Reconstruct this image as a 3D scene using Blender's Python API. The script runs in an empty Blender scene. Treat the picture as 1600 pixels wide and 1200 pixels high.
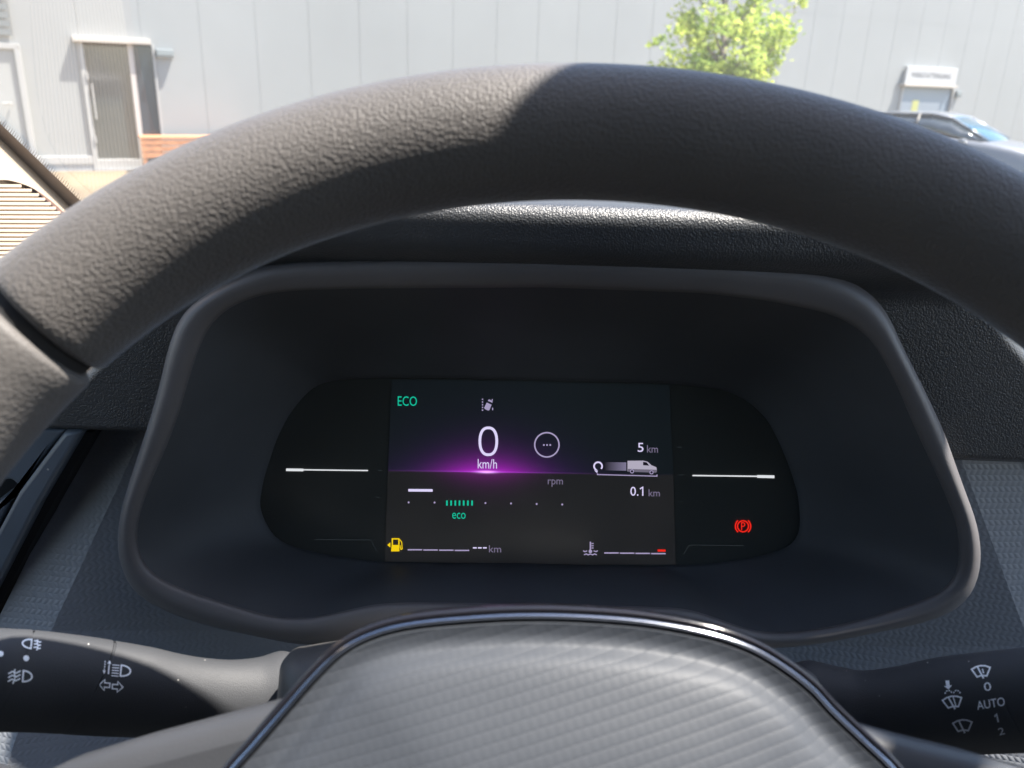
import bpy, bmesh, math, random
from mathutils import Vector, Matrix
from mathutils.bvhtree import BVHTree
random.seed(7)
sc = bpy.context.scene
COL = sc.collection
rad = math.radians

# ---------------------------------------------------------------- camera
FPX, PIT, ROLL, EYE = 1290.0, rad(20.2), rad(2.0), Vector((0, 0, 1.8))
fw = Vector((0, math.cos(PIT), -math.sin(PIT)))
_r, _u = Vector((1, 0, 0)), Vector((1, 0, 0)).cross(fw)
rt = _r * math.cos(ROLL) + _u * math.sin(ROLL)
up = rt.cross(fw)
cam = bpy.data.objects.new('camera', bpy.data.cameras.new('camera'))
COL.objects.link(cam)
M = Matrix((rt, up, -fw)).transposed().to_4x4(); M.translation = EYE
cam.matrix_world = M
cam.data.sensor_width = 36; cam.data.lens = FPX / 1600 * 36
cam.data.clip_start = 0.01; cam.data.clip_end = 500
cam.data.dof.use_dof = True; cam.data.dof.focus_distance = 0.385; cam.data.dof.aperture_fstop = 16.5
sc.camera = cam
# ---------------------------------------------------------------- sky, sun, exposure
SUN = Vector((0.42, 0.02, 0.90)).normalized()
w = bpy.data.worlds.new('World'); sc.world = w; w.use_nodes = True
sky = w.node_tree.nodes.new('ShaderNodeTexSky'); sky.sky_type = 'NISHITA'; sky.sun_disc = False
sky.sun_elevation = math.asin(SUN.z); sky.sun_rotation = math.atan2(SUN.x, SUN.y)
bg = w.node_tree.nodes['Background']; bg.inputs[1].default_value = 0.105
w.node_tree.links.new(sky.outputs[0], bg.inputs[0])
sl = bpy.data.lights.new('sun', 'SUN'); sl.energy = 4.8; sl.angle = rad(0.8); sl.color = (1, 0.94, 0.86)
so = bpy.data.objects.new('sun', sl); COL.objects.link(so)
so.rotation_euler = SUN.to_track_quat('Z', 'Y').to_euler(); so.location = (3, -2, 8)
EV = 2.15
sc.view_settings.view_transform = 'Standard'; sc.view_settings.look = 'None'
sc.view_settings.exposure = EV; sc.view_settings.gamma = 1
sc.cycles.max_bounces = 8; sc.cycles.transparent_max_bounces = 12
sc.cycles.use_denoising = True

# ---------------------------------------------------------------- helpers
def ray(px, py): return fw + rt * ((px - 800) / FPX) + up * ((600 - py) / FPX)
def hit(px, py, P, N):
    d = ray(px, py); return EYE + d * ((P - EYE).dot(N) / d.dot(N))
def hity(px, py, y): return hit(px, py, Vector((0, y, 0)), Vector((0, 1, 0)))
def hitz(px, py, z): return hit(px, py, Vector((0, 0, z)), Vector((0, 0, 1)))
def at(px, py, d): return EYE + ray(px, py) * d
V = Vector

def empty(name, loc=(0, 0, 0), mat=None):
    o = bpy.data.objects.new(name, None); COL.objects.link(o); o.empty_display_size = .05
    if mat is not None: o.matrix_world = mat
    else: o.location = loc
    return o
def tag(o, label, cat=None, group=None, kind=None):
    if label: o['label'] = label
    if cat: o['category'] = cat
    if group: o['group'] = group
    if kind: o['kind'] = kind
    return o
def mw(o):
    m = Matrix.LocRotScale(o.location, o.rotation_euler.to_quaternion(), o.scale)
    return mw(o.parent) @ m if o.parent else m
def mesh(name, verts, faces, mat, parent=None, smooth=True, world=True, auto=None, bevel=0, solid=0, sub=0, rec=False):
    """world=True: verts are world coordinates; they are stored in the parent's frame"""
    me = bpy.data.meshes.new(name)
    if parent is not None and world:
        inv = mw(parent).inverted(); verts = [inv @ V(v) for v in verts]
    me.from_pydata([tuple(v) for v in verts], [], [tuple(f) for f in faces]); me.update()
    if rec:
        bm = bmesh.new(); bm.from_mesh(me); bmesh.ops.recalc_face_normals(bm, faces=bm.faces); bm.to_mesh(me); bm.free()
    o = bpy.data.objects.new(name, me); COL.objects.link(o)
    if parent is not None: o.parent = parent
    if mat: me.materials.append(mat)
    for p in me.polygons: p.use_smooth = smooth
    if auto is not None and smooth: me.set_sharp_from_angle(angle=rad(auto))
    if solid:
        m = o.modifiers.new('s', 'SOLIDIFY'); m.thickness = solid; m.offset = 0
    if bevel:
        m = o.modifiers.new('b', 'BEVEL'); m.width = bevel; m.segments = 3; m.limit_method = 'ANGLE'; m.angle_limit = rad(35)
    if sub:
        m = o.modifiers.new('u', 'SUBSURF'); m.levels = m.render_levels = sub
    return o
class MB:
    def __init__(s): s.v = []; s.f = []
    def add(s, v, f):
        n = len(s.v); s.v += [V(a) for a in v]; s.f += [tuple(i + n for i in q) for q in f]; return s
    def box(s, c, d, ax=None):
        c = V(c); ax = ax or (V((1, 0, 0)), V((0, 1, 0)), V((0, 0, 1)))
        v = [c + ax[0] * (d[0] / 2 * i) + ax[1] * (d[1] / 2 * j) + ax[2] * (d[2] / 2 * k) for i in (-1, 1) for j in (-1, 1) for k in (-1, 1)]
        return s.add(v, [(0, 1, 3, 2), (4, 6, 7, 5), (0, 4, 5, 1), (2, 3, 7, 6), (0, 2, 6, 4), (1, 5, 7, 3)])
    def prism(s, pts, off):
        n = len(pts); off = V(off); pts = [V(p) for p in pts]
        return s.add(pts + [p + off for p in pts], [tuple(range(n)), tuple(range(2 * n - 1, n - 1, -1))] + [(i, i + n, (i + 1) % n + n, (i + 1) % n) for i in range(n)])
    def tube(s, pts, rs, n=10, cap=True):
        pts = [V(p) for p in pts]; base = len(s.v); prev = None
        for i, p in enumerate(pts):
            t = (pts[min(i + 1, len(pts) - 1)] - pts[max(i - 1, 0)]).normalized()
            if prev is None: a = t.orthogonal().normalized()
            else: a = (prev - t * prev.dot(t)).normalized()
            prev = a; b = t.cross(a); r = rs[i] if hasattr(rs, '__len__') else rs
            for k in range(n):
                q = 2 * math.pi * k / n; s.v.append(p + (a * math.cos(q) + b * math.sin(q)) * r)
        for i in range(len(pts) - 1):
            for k in range(n):
                k2 = (k + 1) % n; s.f.append((base + i * n + k, base + i * n + k2, base + (i + 1) * n + k2, base + (i + 1) * n + k))
        if cap:
            s.f.append(tuple(base + k for k in range(n - 1, -1, -1))); e = base + (len(pts) - 1) * n
            s.f.append(tuple(e + k for k in range(n)))
        return s
    def build(s, name, mat, parent=None, **k): return mesh(name, s.v, s.f, mat, parent, **k)
def rings(rs, closed=True, cap0=False, cap1=False):
    n = len(rs[0]); v = [p for r in rs for p in r]; f = []
    for i in range(len(rs) - 1):
        for k in range(n if closed else n - 1):
            k2 = (k + 1) % n; f.append((i * n + k, i * n + k2, (i + 1) * n + k2, (i + 1) * n + k))
    if cap0: f.append(tuple(range(n - 1, -1, -1)))
    if cap1: f.append(tuple(range((len(rs) - 1) * n, len(rs) * n)))
    return v, f
def catmull(pts, per=8, closed=False):
    out = []; n = len(pts)
    rng = range(n if closed else n - 1)
    g = (lambda i: pts[i % n]) if closed else (lambda i: pts[max(0, min(n - 1, i))])
    for i in rng:
        p0, p1, p2, p3 = g(i - 1), g(i), g(i + 1), g(i + 2)
        for k in range(per):
            t = k / per
            out.append(tuple(.5 * ((2 * b) + (-a + c) * t + (2 * a - 5 * b + 4 * c - d) * t * t + (-a + 3 * b - 3 * c + d) * t ** 3) for a, b, c, d in zip(p0, p1, p2, p3)))
    if not closed: out.append(tuple(pts[-1]))
    return out
def polar(pts, c, N=280, sm=3):
    """radius of a star-shaped closed outline at N even angles"""
    a = sorted(((math.atan2(y - c[1], x - c[0])) % (2 * math.pi), math.hypot(x - c[0], y - c[1]), x, y) for x, y in pts)
    out = []
    for k in range(N):
        t = 2 * math.pi * k / N; d = (math.cos(t), math.sin(t))
        for i in range(len(a)):
            A, B = a[i - 1], a[i]; lo = A[0] - (2 * math.pi if i == 0 else 0); hi = B[0]
            tt = t if lo <= t <= hi else t - 2 * math.pi
            if lo <= tt <= hi and hi > lo:
                ex, ey = B[2] - A[2], B[3] - A[3]; den = d[0] * ey - d[1] * ex
                r = ((A[2] - c[0]) * ey - (A[3] - c[1]) * ex) / den; out.append(r); break
    for _ in range(sm): out = [(out[i - 1] + 2 * out[i] + out[(i + 1) % N]) / 4 for i in range(N)]
    return [(c[0] + r * math.cos(2 * math.pi * k / N), c[1] + r * math.sin(2 * math.pi * k / N)) for k, r in enumerate(out)]

# ---------------------------------------------------------------- materials
def nt(name):
    m = bpy.data.materials.new(name); m.use_nodes = True
    return m, m.node_tree, m.node_tree.nodes, m.node_tree.links, m.node_tree.nodes['Principled BSDF']
def math_node(N, L, op, a, b=None, c=None):
    n = N.new('ShaderNodeMath'); n.operation = op
    for i, x in enumerate((a, b, c)):
        if x is None: continue
        if isinstance(x, (int, float)): n.inputs[i].default_value = x
        else: L.new(x, n.inputs[i])
    return n.outputs[0]
def plain(name, col, rough=.5, metal=0, noise=.0, nscale=40, spec=.5, coat=0):
    m, T, N, L, B = nt(name)
    B.inputs['Base Color'].default_value = (*col, 1); B.inputs['Roughness'].default_value = rough; B.inputs['Metallic'].default_value = metal
    B.inputs['Specular IOR Level'].default_value = spec; B.inputs['Coat Weight'].default_value = coat
    if noise:
        tc = N.new('ShaderNodeTexCoord'); n = N.new('ShaderNodeTexNoise'); n.inputs['Scale'].default_value = nscale; n.inputs['Detail'].default_value = 6
        L.new(tc.outputs['Object'], n.inputs['Vector'])
        r = N.new('ShaderNodeMapRange'); r.inputs['From Min'].default_value = .3; r.inputs['From Max'].default_value = .7
        r.inputs['To Min'].default_value = 1 - noise; r.inputs['To Max'].default_value = 1 + noise; L.new(n.outputs['Fac'], r.inputs['Value'])
        x = N.new('ShaderNodeVectorMath'); x.operation = 'SCALE'; x.inputs[0].default_value = col; L.new(r.outputs[0], x.inputs['Scale'])
        L.new(x.outputs[0], B.inputs['Base Color'])
    return m
def grain(name, col, rough, scale, dist, strength=1.0, spec=.5, sheen=0, speck=0, f1=False):
    """pebbled leather or plastic grain"""
    m, T, N, L, B = nt(name)
    B.inputs['Roughness'].default_value = rough; B.inputs['Specular IOR Level'].default_value = spec
    B.inputs['Sheen Weight'].default_value = sheen; B.inputs['Sheen Roughness'].default_value = .35; B.inputs['Sheen Tint'].default_value = (.85, .9, 1, 1)
    tc = N.new('ShaderNodeTexCoord'); nz = N.new('ShaderNodeTexNoise'); nz.inputs['Scale'].default_value = scale * .8; nz.inputs['Detail'].default_value = 2
    L.new(tc.outputs['Object'], nz.inputs['Vector'])
    mx = N.new('ShaderNodeVectorMath'); mx.operation = 'MULTIPLY_ADD'
    L.new(nz.outputs['Color'], mx.inputs[0]); mx.inputs[1].default_value = (0.5 / scale,) * 3; L.new(tc.outputs['Object'], mx.inputs[2])
    v = N.new('ShaderNodeTexVoronoi'); v.feature = 'SMOOTH_F1'; v.inputs['Scale'].default_value = scale; v.inputs['Smoothness'].default_value = .15 if f1 else .35; v.inputs['Randomness'].default_value = .8 if f1 else 1
    L.new(mx.outputs[0], v.inputs['Vector'])
    v2 = N.new('ShaderNodeTexVoronoi'); v2.inputs['Scale'].default_value = scale * 2.3; L.new(mx.outputs[0], v2.inputs['Vector'])
    h = math_node(N, L, 'MULTIPLY_ADD', v2.outputs['Distance'], -.35, math_node(N, L, 'MULTIPLY', v.outputs['Distance'], -1.0))
    b = N.new('ShaderNodeBump'); b.inputs['Strength'].default_value = strength; b.inputs['Distance'].default_value = dist
    L.new(h, b.inputs['Height']); L.new(b.outputs[0], B.inputs['Normal'])
    n = N.new('ShaderNodeTexNoise'); n.inputs['Scale'].default_value = 25; L.new(tc.outputs['Object'], n.inputs['Vector'])
    r = N.new('ShaderNodeMapRange'); r.inputs['To Min'].default_value = .8; r.inputs['To Max'].default_value = 1.2; L.new(n.outputs['Fac'], r.inputs['Value'])
    x = N.new('ShaderNodeVectorMath'); x.operation = 'SCALE'; x.inputs[0].default_value = col; L.new(r.outputs[0], x.inputs['Scale'])
    out = x.outputs[0]
    if speck:   # specks of dust
        s = N.new('ShaderNodeTexVoronoi'); s.inputs['Scale'].default_value = speck; L.new(tc.outputs['Object'], s.inputs['Vector'])
        c = math_node(N, L, 'LESS_THAN', s.outputs['Distance'], .045)
        k = N.new('ShaderNodeMix'); k.data_type = 'RGBA'; L.new(c, k.inputs[0]); L.new(out, k.inputs[6]); k.inputs[7].default_value = (.45, .43, .4, 1); out = k.outputs[2]
    L.new(out, B.inputs['Base Color'])
    return m
def weave(name, col, rough, pu, pv, dist, axes=('X', 'Z'), skew=.5, mode='dash', rot=0):
    """moulded dash pattern: rows of slanted beads, every other row shifted"""
    m, T, N, L, B = nt(name)
    B.inputs['Base Color'].default_value = (*col, 1); B.inputs['Roughness'].default_value = rough
    tc = N.new('ShaderNodeTexCoord'); mp = N.new('ShaderNodeMapping')
    mp.inputs['Rotation'].default_value = (0, rot if axes[1] == 'Z' else 0, rot if axes[1] == 'Y' else 0)
    L.new(tc.outputs['Object'], mp.inputs['Vector']); sp = N.new('ShaderNodeSeparateXYZ'); L.new(mp.outputs[0], sp.inputs[0])
    u = math_node(N, L, 'DIVIDE', sp.outputs[axes[0]], pu); v = math_node(N, L, 'DIVIDE', sp.outputs[axes[1]], pv)
    fl = math_node(N, L, 'FLOOR', v); fr = math_node(N, L, 'FRACT', v)
    par = math_node(N, L, 'MODULO', math_node(N, L, 'ADD', fl, 1000.0), 2.0)
    sg = math_node(N, L, 'MULTIPLY_ADD', par, -2.0, 1.0)
    us = math_node(N, L, 'MULTIPLY_ADD', par, .5, u)
    sk = math_node(N, L, 'MULTIPLY', math_node(N, L, 'MULTIPLY', fr, skew), sg if mode == 'herring' else 1.0)
    uu = math_node(N, L, 'ADD', us, sk)
    a = math_node(N, L, 'MULTIPLY_ADD', math_node(N, L, 'SINE', math_node(N, L, 'MULTIPLY', uu, 6.28318)), .5, .5)
    bb = math_node(N, L, 'SINE', math_node(N, L, 'MULTIPLY', fr, 3.14159))
    b2 = math_node(N, L, 'POWER', bb, .3 if mode == 'rib' else .6); a2 = math_node(N, L, 'POWER', a, .7)
    h = math_node(N, L, 'MULTIPLY', a2, b2) if mode != 'rib' else math_node(N, L, 'MULTIPLY_ADD', math_node(N, L, 'MULTIPLY', a2, b2), .18, math_node(N, L, 'MULTIPLY', b2, .8))
    if mode == 'rib': B.inputs['Specular IOR Level'].default_value = .3
    b = N.new('ShaderNodeBump'); b.inputs['Strength'].default_value = 1; b.inputs['Distance'].default_value = dist
    L.new(h, b.inputs['Height']); L.new(b.outputs[0], B.inputs['Normal'])
    return m
def glass(name, base=.04, tint=(1, 1, 1)):
    m = bpy.data.materials.new(name); m.use_nodes = True; N = m.node_tree.nodes; L = m.node_tree.links; N.clear()
    o = N.new('ShaderNodeOutputMaterial'); t = N.new('ShaderNodeBsdfTransparent'); t.inputs[0].default_value = (*tint, 1)
    g = N.new('ShaderNodeBsdfGlossy'); g.inputs['Roughness'].default_value = 0.0
    lw = N.new('ShaderNodeLayerWeight'); lw.inputs['Blend'].default_value = .5
    p = math_node(N, L, 'POWER', lw.outputs['Facing'], 4.0); f = math_node(N, L, 'MULTIPLY_ADD', p, .9, base)
    x = N.new('ShaderNodeMixShader'); L.new(f, x.inputs[0]); L.new(t.outputs[0], x.inputs[1]); L.new(g.outputs[0], x.inputs[2]); # thin film of dust that scatters a little sunlight
    tl = N.new('ShaderNodeBsdfTranslucent'); tl.inputs[0].default_value = (.8, .82, .8, 1); y = N.new('ShaderNodeMixShader')
    tc = N.new('ShaderNodeTexCoord'); nz = N.new('ShaderNodeTexNoise'); nz.inputs['Scale'].default_value = 6; nz.inputs['Detail'].default_value = 4; L.new(tc.outputs['Object'], nz.inputs['Vector'])
    L.new(math_node(N, L, 'MULTIPLY', nz.outputs['Fac'], .036), y.inputs[0]); L.new(x.outputs[0], y.inputs[1]); L.new(tl.outputs[0], y.inputs[2]); L.new(y.outputs[0], o.inputs[0])
    return m
def glow(name, srgb, k=1.0):
    """a lit display colour given as it shows on the screen"""
    lin = [((c / 255 + .055) / 1.055) ** 2.4 if c > 10 else c / 255 / 12.92 for c in srgb]
    m, T, N, L, B = nt(name); B.inputs['Base Color'].default_value = (0, 0, 0, 1); B.inputs['Roughness'].default_value = .6; B.inputs['Specular IOR Level'].default_value = .1
    B.inputs['Emission Color'].default_value = (*lin, 1); B.inputs['Emission Strength'].default_value = k / 2 ** EV
    return m

m_rim = grain('rim_leather', (.086, .079, .074), .56, 980, .00032, .75, .3, sheen=.28, f1=True)
m_rim2 = grain('grip_leather', (.10, .093, .088), .6, 800, .0002, .6, .3, sheen=.15, f1=True)
m_gap = plain('dark_gap', (.012, .012, .013), .8)
m_pad = grain('dash_grain', (.038, .040, .043), .40, 1300, .00025, .8, .6)
m_bezel = grain('bezel_plastic', (.105, .100, .103), .48, 2600, .00006, .6, .5)
m_well = grain('bezel_inner', (.060, .064, .070), .6, 2600, .00004, .5, .25)
m_trim = weave('woven_trim', (.235, .248, .272), .45, .0029, .0026, .00013, ('X', 'Z'), .5, 'herring')
m_plastic = grain('stalk_plastic', (.036, .038, .042), .6, 3000, .00008, .7, .35, speck=180)
m_shroud = grain('shroud_plastic', (.06, .058, .056), .5, 2500, .00008, .7, .4, speck=260)
m_vent = grain('vent_plastic', (.11, .13, .155), .42, 2500, .00003, .6, .5, speck=90)
m_hub = weave('hub_ribs', (.041, .046, .055), .56, .0021, .0026, .00011, ('X', 'Y'), .0, 'rib', rad(-18))
m_spoke = grain('spoke_plastic', (.034, .036, .041), .5, 2200, .00006, .6, .4)
m_chrome = plain('chrome', (.48, .51, .58), .16, 1)
m_gloss = plain('gloss_black', (.012, .012, .016), .12, 0, coat=.5)
m_lens = plain('lens', (.040, .043, .040), .22, 0, spec=.35)
m_mark = plain('white_print', (.92, .94, .97), .6)
m_cream = plain('cream_trim', (.36, .285, .21), .6, noise=.03, nscale=30)
m_frit = plain('frit', (.16, .14, .13), .6)
m_slot = plain('grille_slot', (.10, .055, .04), .8)
m_head = plain('headliner', (.16, .22, .30), .9, noise=.1)
m_cab = plain('cabin_plastic', (.035, .043, .055), .6, noise=.1)
m_seat = plain('seat_cloth', (.035, .045, .065), .9, noise=.2, nscale=200)
m_glass = glass('windscreen_glass', .07)

# ================================================================ OUTDOORS
# ground
def ground():
    m, T, N, L, B = nt('paving')
    tc = N.new('ShaderNodeTexCoord'); n = N.new('ShaderNodeTexNoise'); n.inputs['Scale'].default_value = .6; n.inputs['Detail'].default_value = 9
    L.new(tc.outputs['Object'], n.inputs['Vector']); cr = N.new('ShaderNodeValToRGB')
    cr.color_ramp.elements[0].color = (.12, .088, .052, 1); cr.color_ramp.elements[1].color = (.17, .128, .076, 1)
    cr.color_ramp.elements[0].position = .35; cr.color_ramp.elements[1].position = .65
    L.new(n.outputs['Fac'], cr.inputs[0])
    br = N.new('ShaderNodeTexBrick'); br.inputs['Scale'].default_value = 5; br.inputs['Mortar Size'].default_value = .015
    br.inputs['Color1'].default_value = (1, 1, 1, 1); br.inputs['Color2'].default_value = (.88, .88, .88, 1); br.inputs['Mortar'].default_value = (.6, .6, .6, 1)
    L.new(tc.outputs['Object'], br.inputs['Vector'])
    x = N.new('ShaderNodeMix'); x.data_type = 'RGBA'; x.blend_type = 'MULTIPLY'; x.inputs[0].default_value = 1
    L.new(cr.outputs[0], x.inputs[6]); L.new(br.outputs[0], x.inputs[7]); L.new(x.outputs[2], B.inputs['Base Color']); B.inputs['Roughness'].default_value = .9
    o = mesh('ground', [(-150, -150, 0), (150, -150, 0), (150, 150, 0), (-150, 150, 0)], [(0, 1, 2, 3)], m, smooth=False)
    tag(o, 'sandy beige paved yard in front of the hall', kind='structure')
ground()

# building: long panelled hall
W0 = V((-6.817, 15.857, 0)); TH = .4748
wt = V((math.cos(TH), math.sin(TH), 0)); wn = V((math.sin(TH), -math.cos(TH), 0)); Z = V((0, 0, 1))
WAX = (wt, wn, Z)
def wp(n, z, d=0): return W0 + wt * n + wn * d + Z * z
def hw(px, py, d=0):
    p = hit(px, py, W0 + wn * d, wn); q = p - W0; return q.dot(wt), q.z
m_wall = plain('wall_panel', (.252, .262, .258), .55, noise=.03, nscale=.7)
m_wall2 = plain('wall_white', (.29, .30, .29), .55, noise=.03, nscale=1)
m_joint = plain('wall_joint', (.243, .253, .249), .7)
m_white = plain('white_metal', (.32, .32, .31), .45)
m_plinth = plain('plinth', (.30, .32, .33), .8, noise=.08, nscale=4)
m_lint = plain('lintel', (.45, .41, .36), .5)
m_dglass = plain('door_glass', (.035, .05, .055), .06, 0, spec=.8)
m_dglass2 = plain('side_glass', (.03, .045, .06), .08, 0, spec=.7)
m_mull = plain('mullion', (.42, .39, .36), .5)
m_grey = plain('grey_metal', (.14, .16, .165), .5)
m_grey2 = plain('door_grey', (.22, .27, .32), .4)
m_pale = plain('door_pale', (.42, .46, .48), .5)
m_yel = plain('yellow_paper', (.75, .72, .25), .7)
m_letter = plain('sign_letter', (.02, .02, .025), .6)

hall = empty('hall_building', W0)
tag(hall, 'long white hall clad in vertical metal panels behind the yard', 'building')
dl, dr = hw(121, 70)[0], hw(240, 70)[0]       # glass door opening
dz = hw(180, 68)[1]
rl, rr = hw(1411, 136)[0], hw(1489, 138)[0]   # right door opening
rz = hw(1450, 137)[1]
b = MB()
HZ = 7.5
def panel(n0, n1, z0, z1):
    g = .005
    if n1 - n0 < .03 or z1 - z0 < .03: return
    # chamfered face: front quad and slanted edges towards the joint
    f = [wp(n0 + g, z0, 0), wp(n1 - g, z0, 0), wp(n1 - g, z1, 0), wp(n0 + g, z1, 0)]
    k = [wp(n0 + .002, z0, -.004), wp(n1 - .002, z0, -.004), wp(n1 - .002, z1, -.004), wp(n0 + .002, z1, -.008)]
    b.add(f + k, [(0, 1, 2, 3), (0, 4, 5, 1), (1, 5, 6, 2), (2, 6, 7, 3), (3, 7, 4, 0)])
z_h = hw(1300, 24)[1]
for n in range(-9, 34):
    z0 = .26
    cuts = [(z0, HZ)] if n < 12 else [(z0, z_h - .002), (z_h + .002, HZ)]
    for za, zb in cuts:
        segs = [(n, n + 1, za, zb)]
        for (a, c, t) in ((dl, dr, dz), (rl, rr, rz)):
            ns = []
            for (p, q, u1, u2) in segs:
                if q <= a or p >= c or u1 >= t: ns.append((p, q, u1, u2)); continue
                if p < a: ns.append((p, a, u1, t))
                if q > c: ns.append((c, q, u1, t))
                ns.append((p, q, t, u2))
            segs = ns
        for s_ in segs: panel(*s_)
b.build('wall', m_wall, hall, smooth=False)
j = MB()
for (p, q) in ((-9, dl), (dr, rl), (rr, 34)): j.box(wp((p + q) / 2, HZ / 2, -.132), (q - p, .25, HZ), WAX)
for (a, c, t) in ((dl, dr, dz), (rl, rr, rz)): j.box(wp((a + c) / 2, (HZ + t) / 2, -.132), (c - a, .25, HZ - t), WAX)
j.build('wall_core', m_joint, hall, smooth=False)
pl = MB()
for (p, q) in ((-9, dl), (dr, rl), (rr, 34)):
    pl.box(wp((p + q) / 2, .06, .0), (q - p, .04, .12), WAX)
pl.build('plinth', m_plinth, hall, smooth=False)
pl = MB()
for (p, q) in ((-9, dl), (dr, rl), (rr, 34)):
    pl.box(wp((p + q) / 2, .19, .012), (q - p, .05, .14), WAX)
pl.build('base_rail', m_white, hall, smooth=False, bevel=.008)
rf = MB(); rf.box(wp(12.5, HZ + .15, -6), (43.5, 12.4, .3), WAX); rf.build('roof', m_grey, hall, smooth=False)
bk = MB(); bk.box(wp(12.5, HZ / 2, -12), (43, .2, HZ), WAX); bk.box(wp(-9, HZ / 2, -6), (.2, 12, HZ), WAX); bk.box(wp(34, HZ / 2, -6), (.2, 12, HZ), WAX)
bk.build('rear_wall', m_wall, hall, smooth=False)
# glass door
dm = hw(208, 150)[0]; dm2 = hw(216, 150)[0]
g = MB(); g.box(wp((dl + dm) / 2 + .03, dz / 2, -.06), (dm - dl - .06, .02, dz - .1), WAX); g.box(wp(dl + .5, 1.0, -.03), (.001, .001, .001), WAX)
door = MB()
fr = [(dl + .035, .07, 0, dz), ((dm + dm2) / 2, dm2 - dm, 0, dz)]
door.box(wp(dl + .04, dz / 2, -.01), (.08, .10, dz), WAX)
door.box(wp((dl + dm) / 2, .10, -.012), (dm - dl, .08, .2), WAX)
door.box(wp(dr - .02, dz / 2, -.01), (.04, .10, dz), WAX)
do = door.build('door', m_white, hall, smooth=False, bevel=.004); do['label'] = 'tall glass door with pale frame'
g.build('door_glass', m_dglass, do, smooth=False)
x = MB(); x.box(wp((dm + dm2) / 2, dz / 2, -.015), (dm2 - dm, .09, dz), WAX); x.build('mullion', m_mull, do, smooth=False)
x = MB(); x.box(wp((dm2 + dr - .04) / 2, dz / 2, -.05), (dr - .04 - dm2, .02, dz - .04), WAX); x.build('side_glass', m_dglass2, do, smooth=False)
x = MB(); x.tube([wp(dl + .14, .9, .06), wp(dl + .14, 1.5, .06)], .014, 8); x.box(wp(dl + .14, .92, .02), (.02, .08, .02), WAX); x.box(wp(dl + .14, 1.48, .02), (.02, .08, .02), WAX)
x.build('door_handle', m_white, do, smooth=False)
for zz in (.55, dz - .55):
    x = MB(); x.box(wp(dl + .085, zz, .05), (.03, .02, .12), WAX); x.build('door_hinge', m_white, do, smooth=False)
la = hw(113, 64)[0]; lb = hw(234, 66)[0]
x = MB(); x.box(wp((la + lb) / 2, dz + .05, .06), (lb - la, .14, .09), WAX); x.build('lintel', m_lint, hall, smooth=False, bevel=.006)
x = MB(); x.box(wp((dl + dr) / 2, -.001 + .02, -.05), (dr - dl, .2, .04), WAX); x.build('threshold', m_plinth, hall, smooth=False)
# dark inside behind the glass doors
x = MB(); x.box(wp((dl + dr) / 2, dz / 2, -.3), (dr - dl + .2, .05, dz), WAX); x.build('inner_panel', m_gap, hall, smooth=False)
# left: framed service door and grey louvre above it
sa, sb = -3.9, hw(33, 90)[0]; sz = hw(12, 72)[1]
sd = MB(); sd.box(wp((sa + sb) / 2, sz / 2 + .1, .03), (sb - sa, .09, sz - .2), WAX); so_ = sd.build('service_door', m_wall2, hall, smooth=False, bevel=.01)
so_['label'] = 'white framed service door'
x = MB(); x.box(wp(sb - .04, sz / 2 + .08, .09), (.09, .06, sz - .15), WAX); x.box(wp((sa + sb) / 2, sz + .0, .09), (sb - sa, .06, .09), WAX); x.build('frame', m_white, so_, smooth=False, bevel=.005)
x = MB(); x.tube([wp(sb - .25, 1.15, .10), wp(sb - .25, 1.15, .15), wp(sb - .38, 1.15, .15)], .015, 8); x.build('handle', m_white, so_, smooth=False)
lz0 = sz + .12
x = MB(); lx = hw(15, 30)[0]
for k in range(14): x.box(wp((sa + lx) / 2, lz0 + .1 + k * .13, .05), (lx - sa, .05, .11), WAX)
x.build('louvre', m_grey, hall, smooth=False)
# right door
rd = MB(); rd.box(wp((rl + rr) / 2, rz / 2, -.06), (rr - rl, .05, rz), WAX); ro = rd.build('door', m_grey2, hall, smooth=False)
ro['label'] = 'grey door under the white sign with a yellow notice'
for q in (rl - .03, rr + .03):
    x = MB(); x.box(wp(q, rz / 2, .01), (.08, .06, rz), WAX); x.build('frame', m_white, ro, smooth=False)
n0, z0 = hw(1412, 159); n1, z1 = hw(1470, 160)
x = MB(); x.box(wp((rl + .05 + n1) / 2, z0 / 2 + .1, -.025), (n1 - rl - .08, .02, z0 - .2), WAX); x.build('pane', m_pale, ro, smooth=False)
yn, yz = hw(1430, 166)
x = MB(); x.box(wp(yn, yz, -.008), (.26, .006, .32), WAX); x.build('notice', m_yel, ro, smooth=False, bevel=.002)
# thin standing-seam gutter pipe? (none)

# sign box over the right door
sn0, _ = hw(1416, 118, .12); sn1, _ = hw(1495, 120, .12); st = hw(1456, 105, .12)[1]; sbm = hw(1452, 132, .12)[1]
sign = empty('sign_box', wp((sn0 + sn1) / 2, sbm)); tag(sign, 'white sign box over the grey door reading WERKSTATTEINGANG', 'sign')
x = MB(); x.box(wp((sn0 + sn1) / 2, (st + sbm) / 2, .07), (sn1 - sn0, .10, st - sbm), WAX); x.build('panel', plain('sign_white', (.40, .405, .40), .5), sign, smooth=False, bevel=.01)
x = MB(); x.box(wp((sn0 + sn1) / 2, sbm - .035, .09), (sn1 - sn0 + .12, .18, .06), WAX); x.build('bottom_rail', m_lint, sign, smooth=False, bevel=.005)

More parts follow.
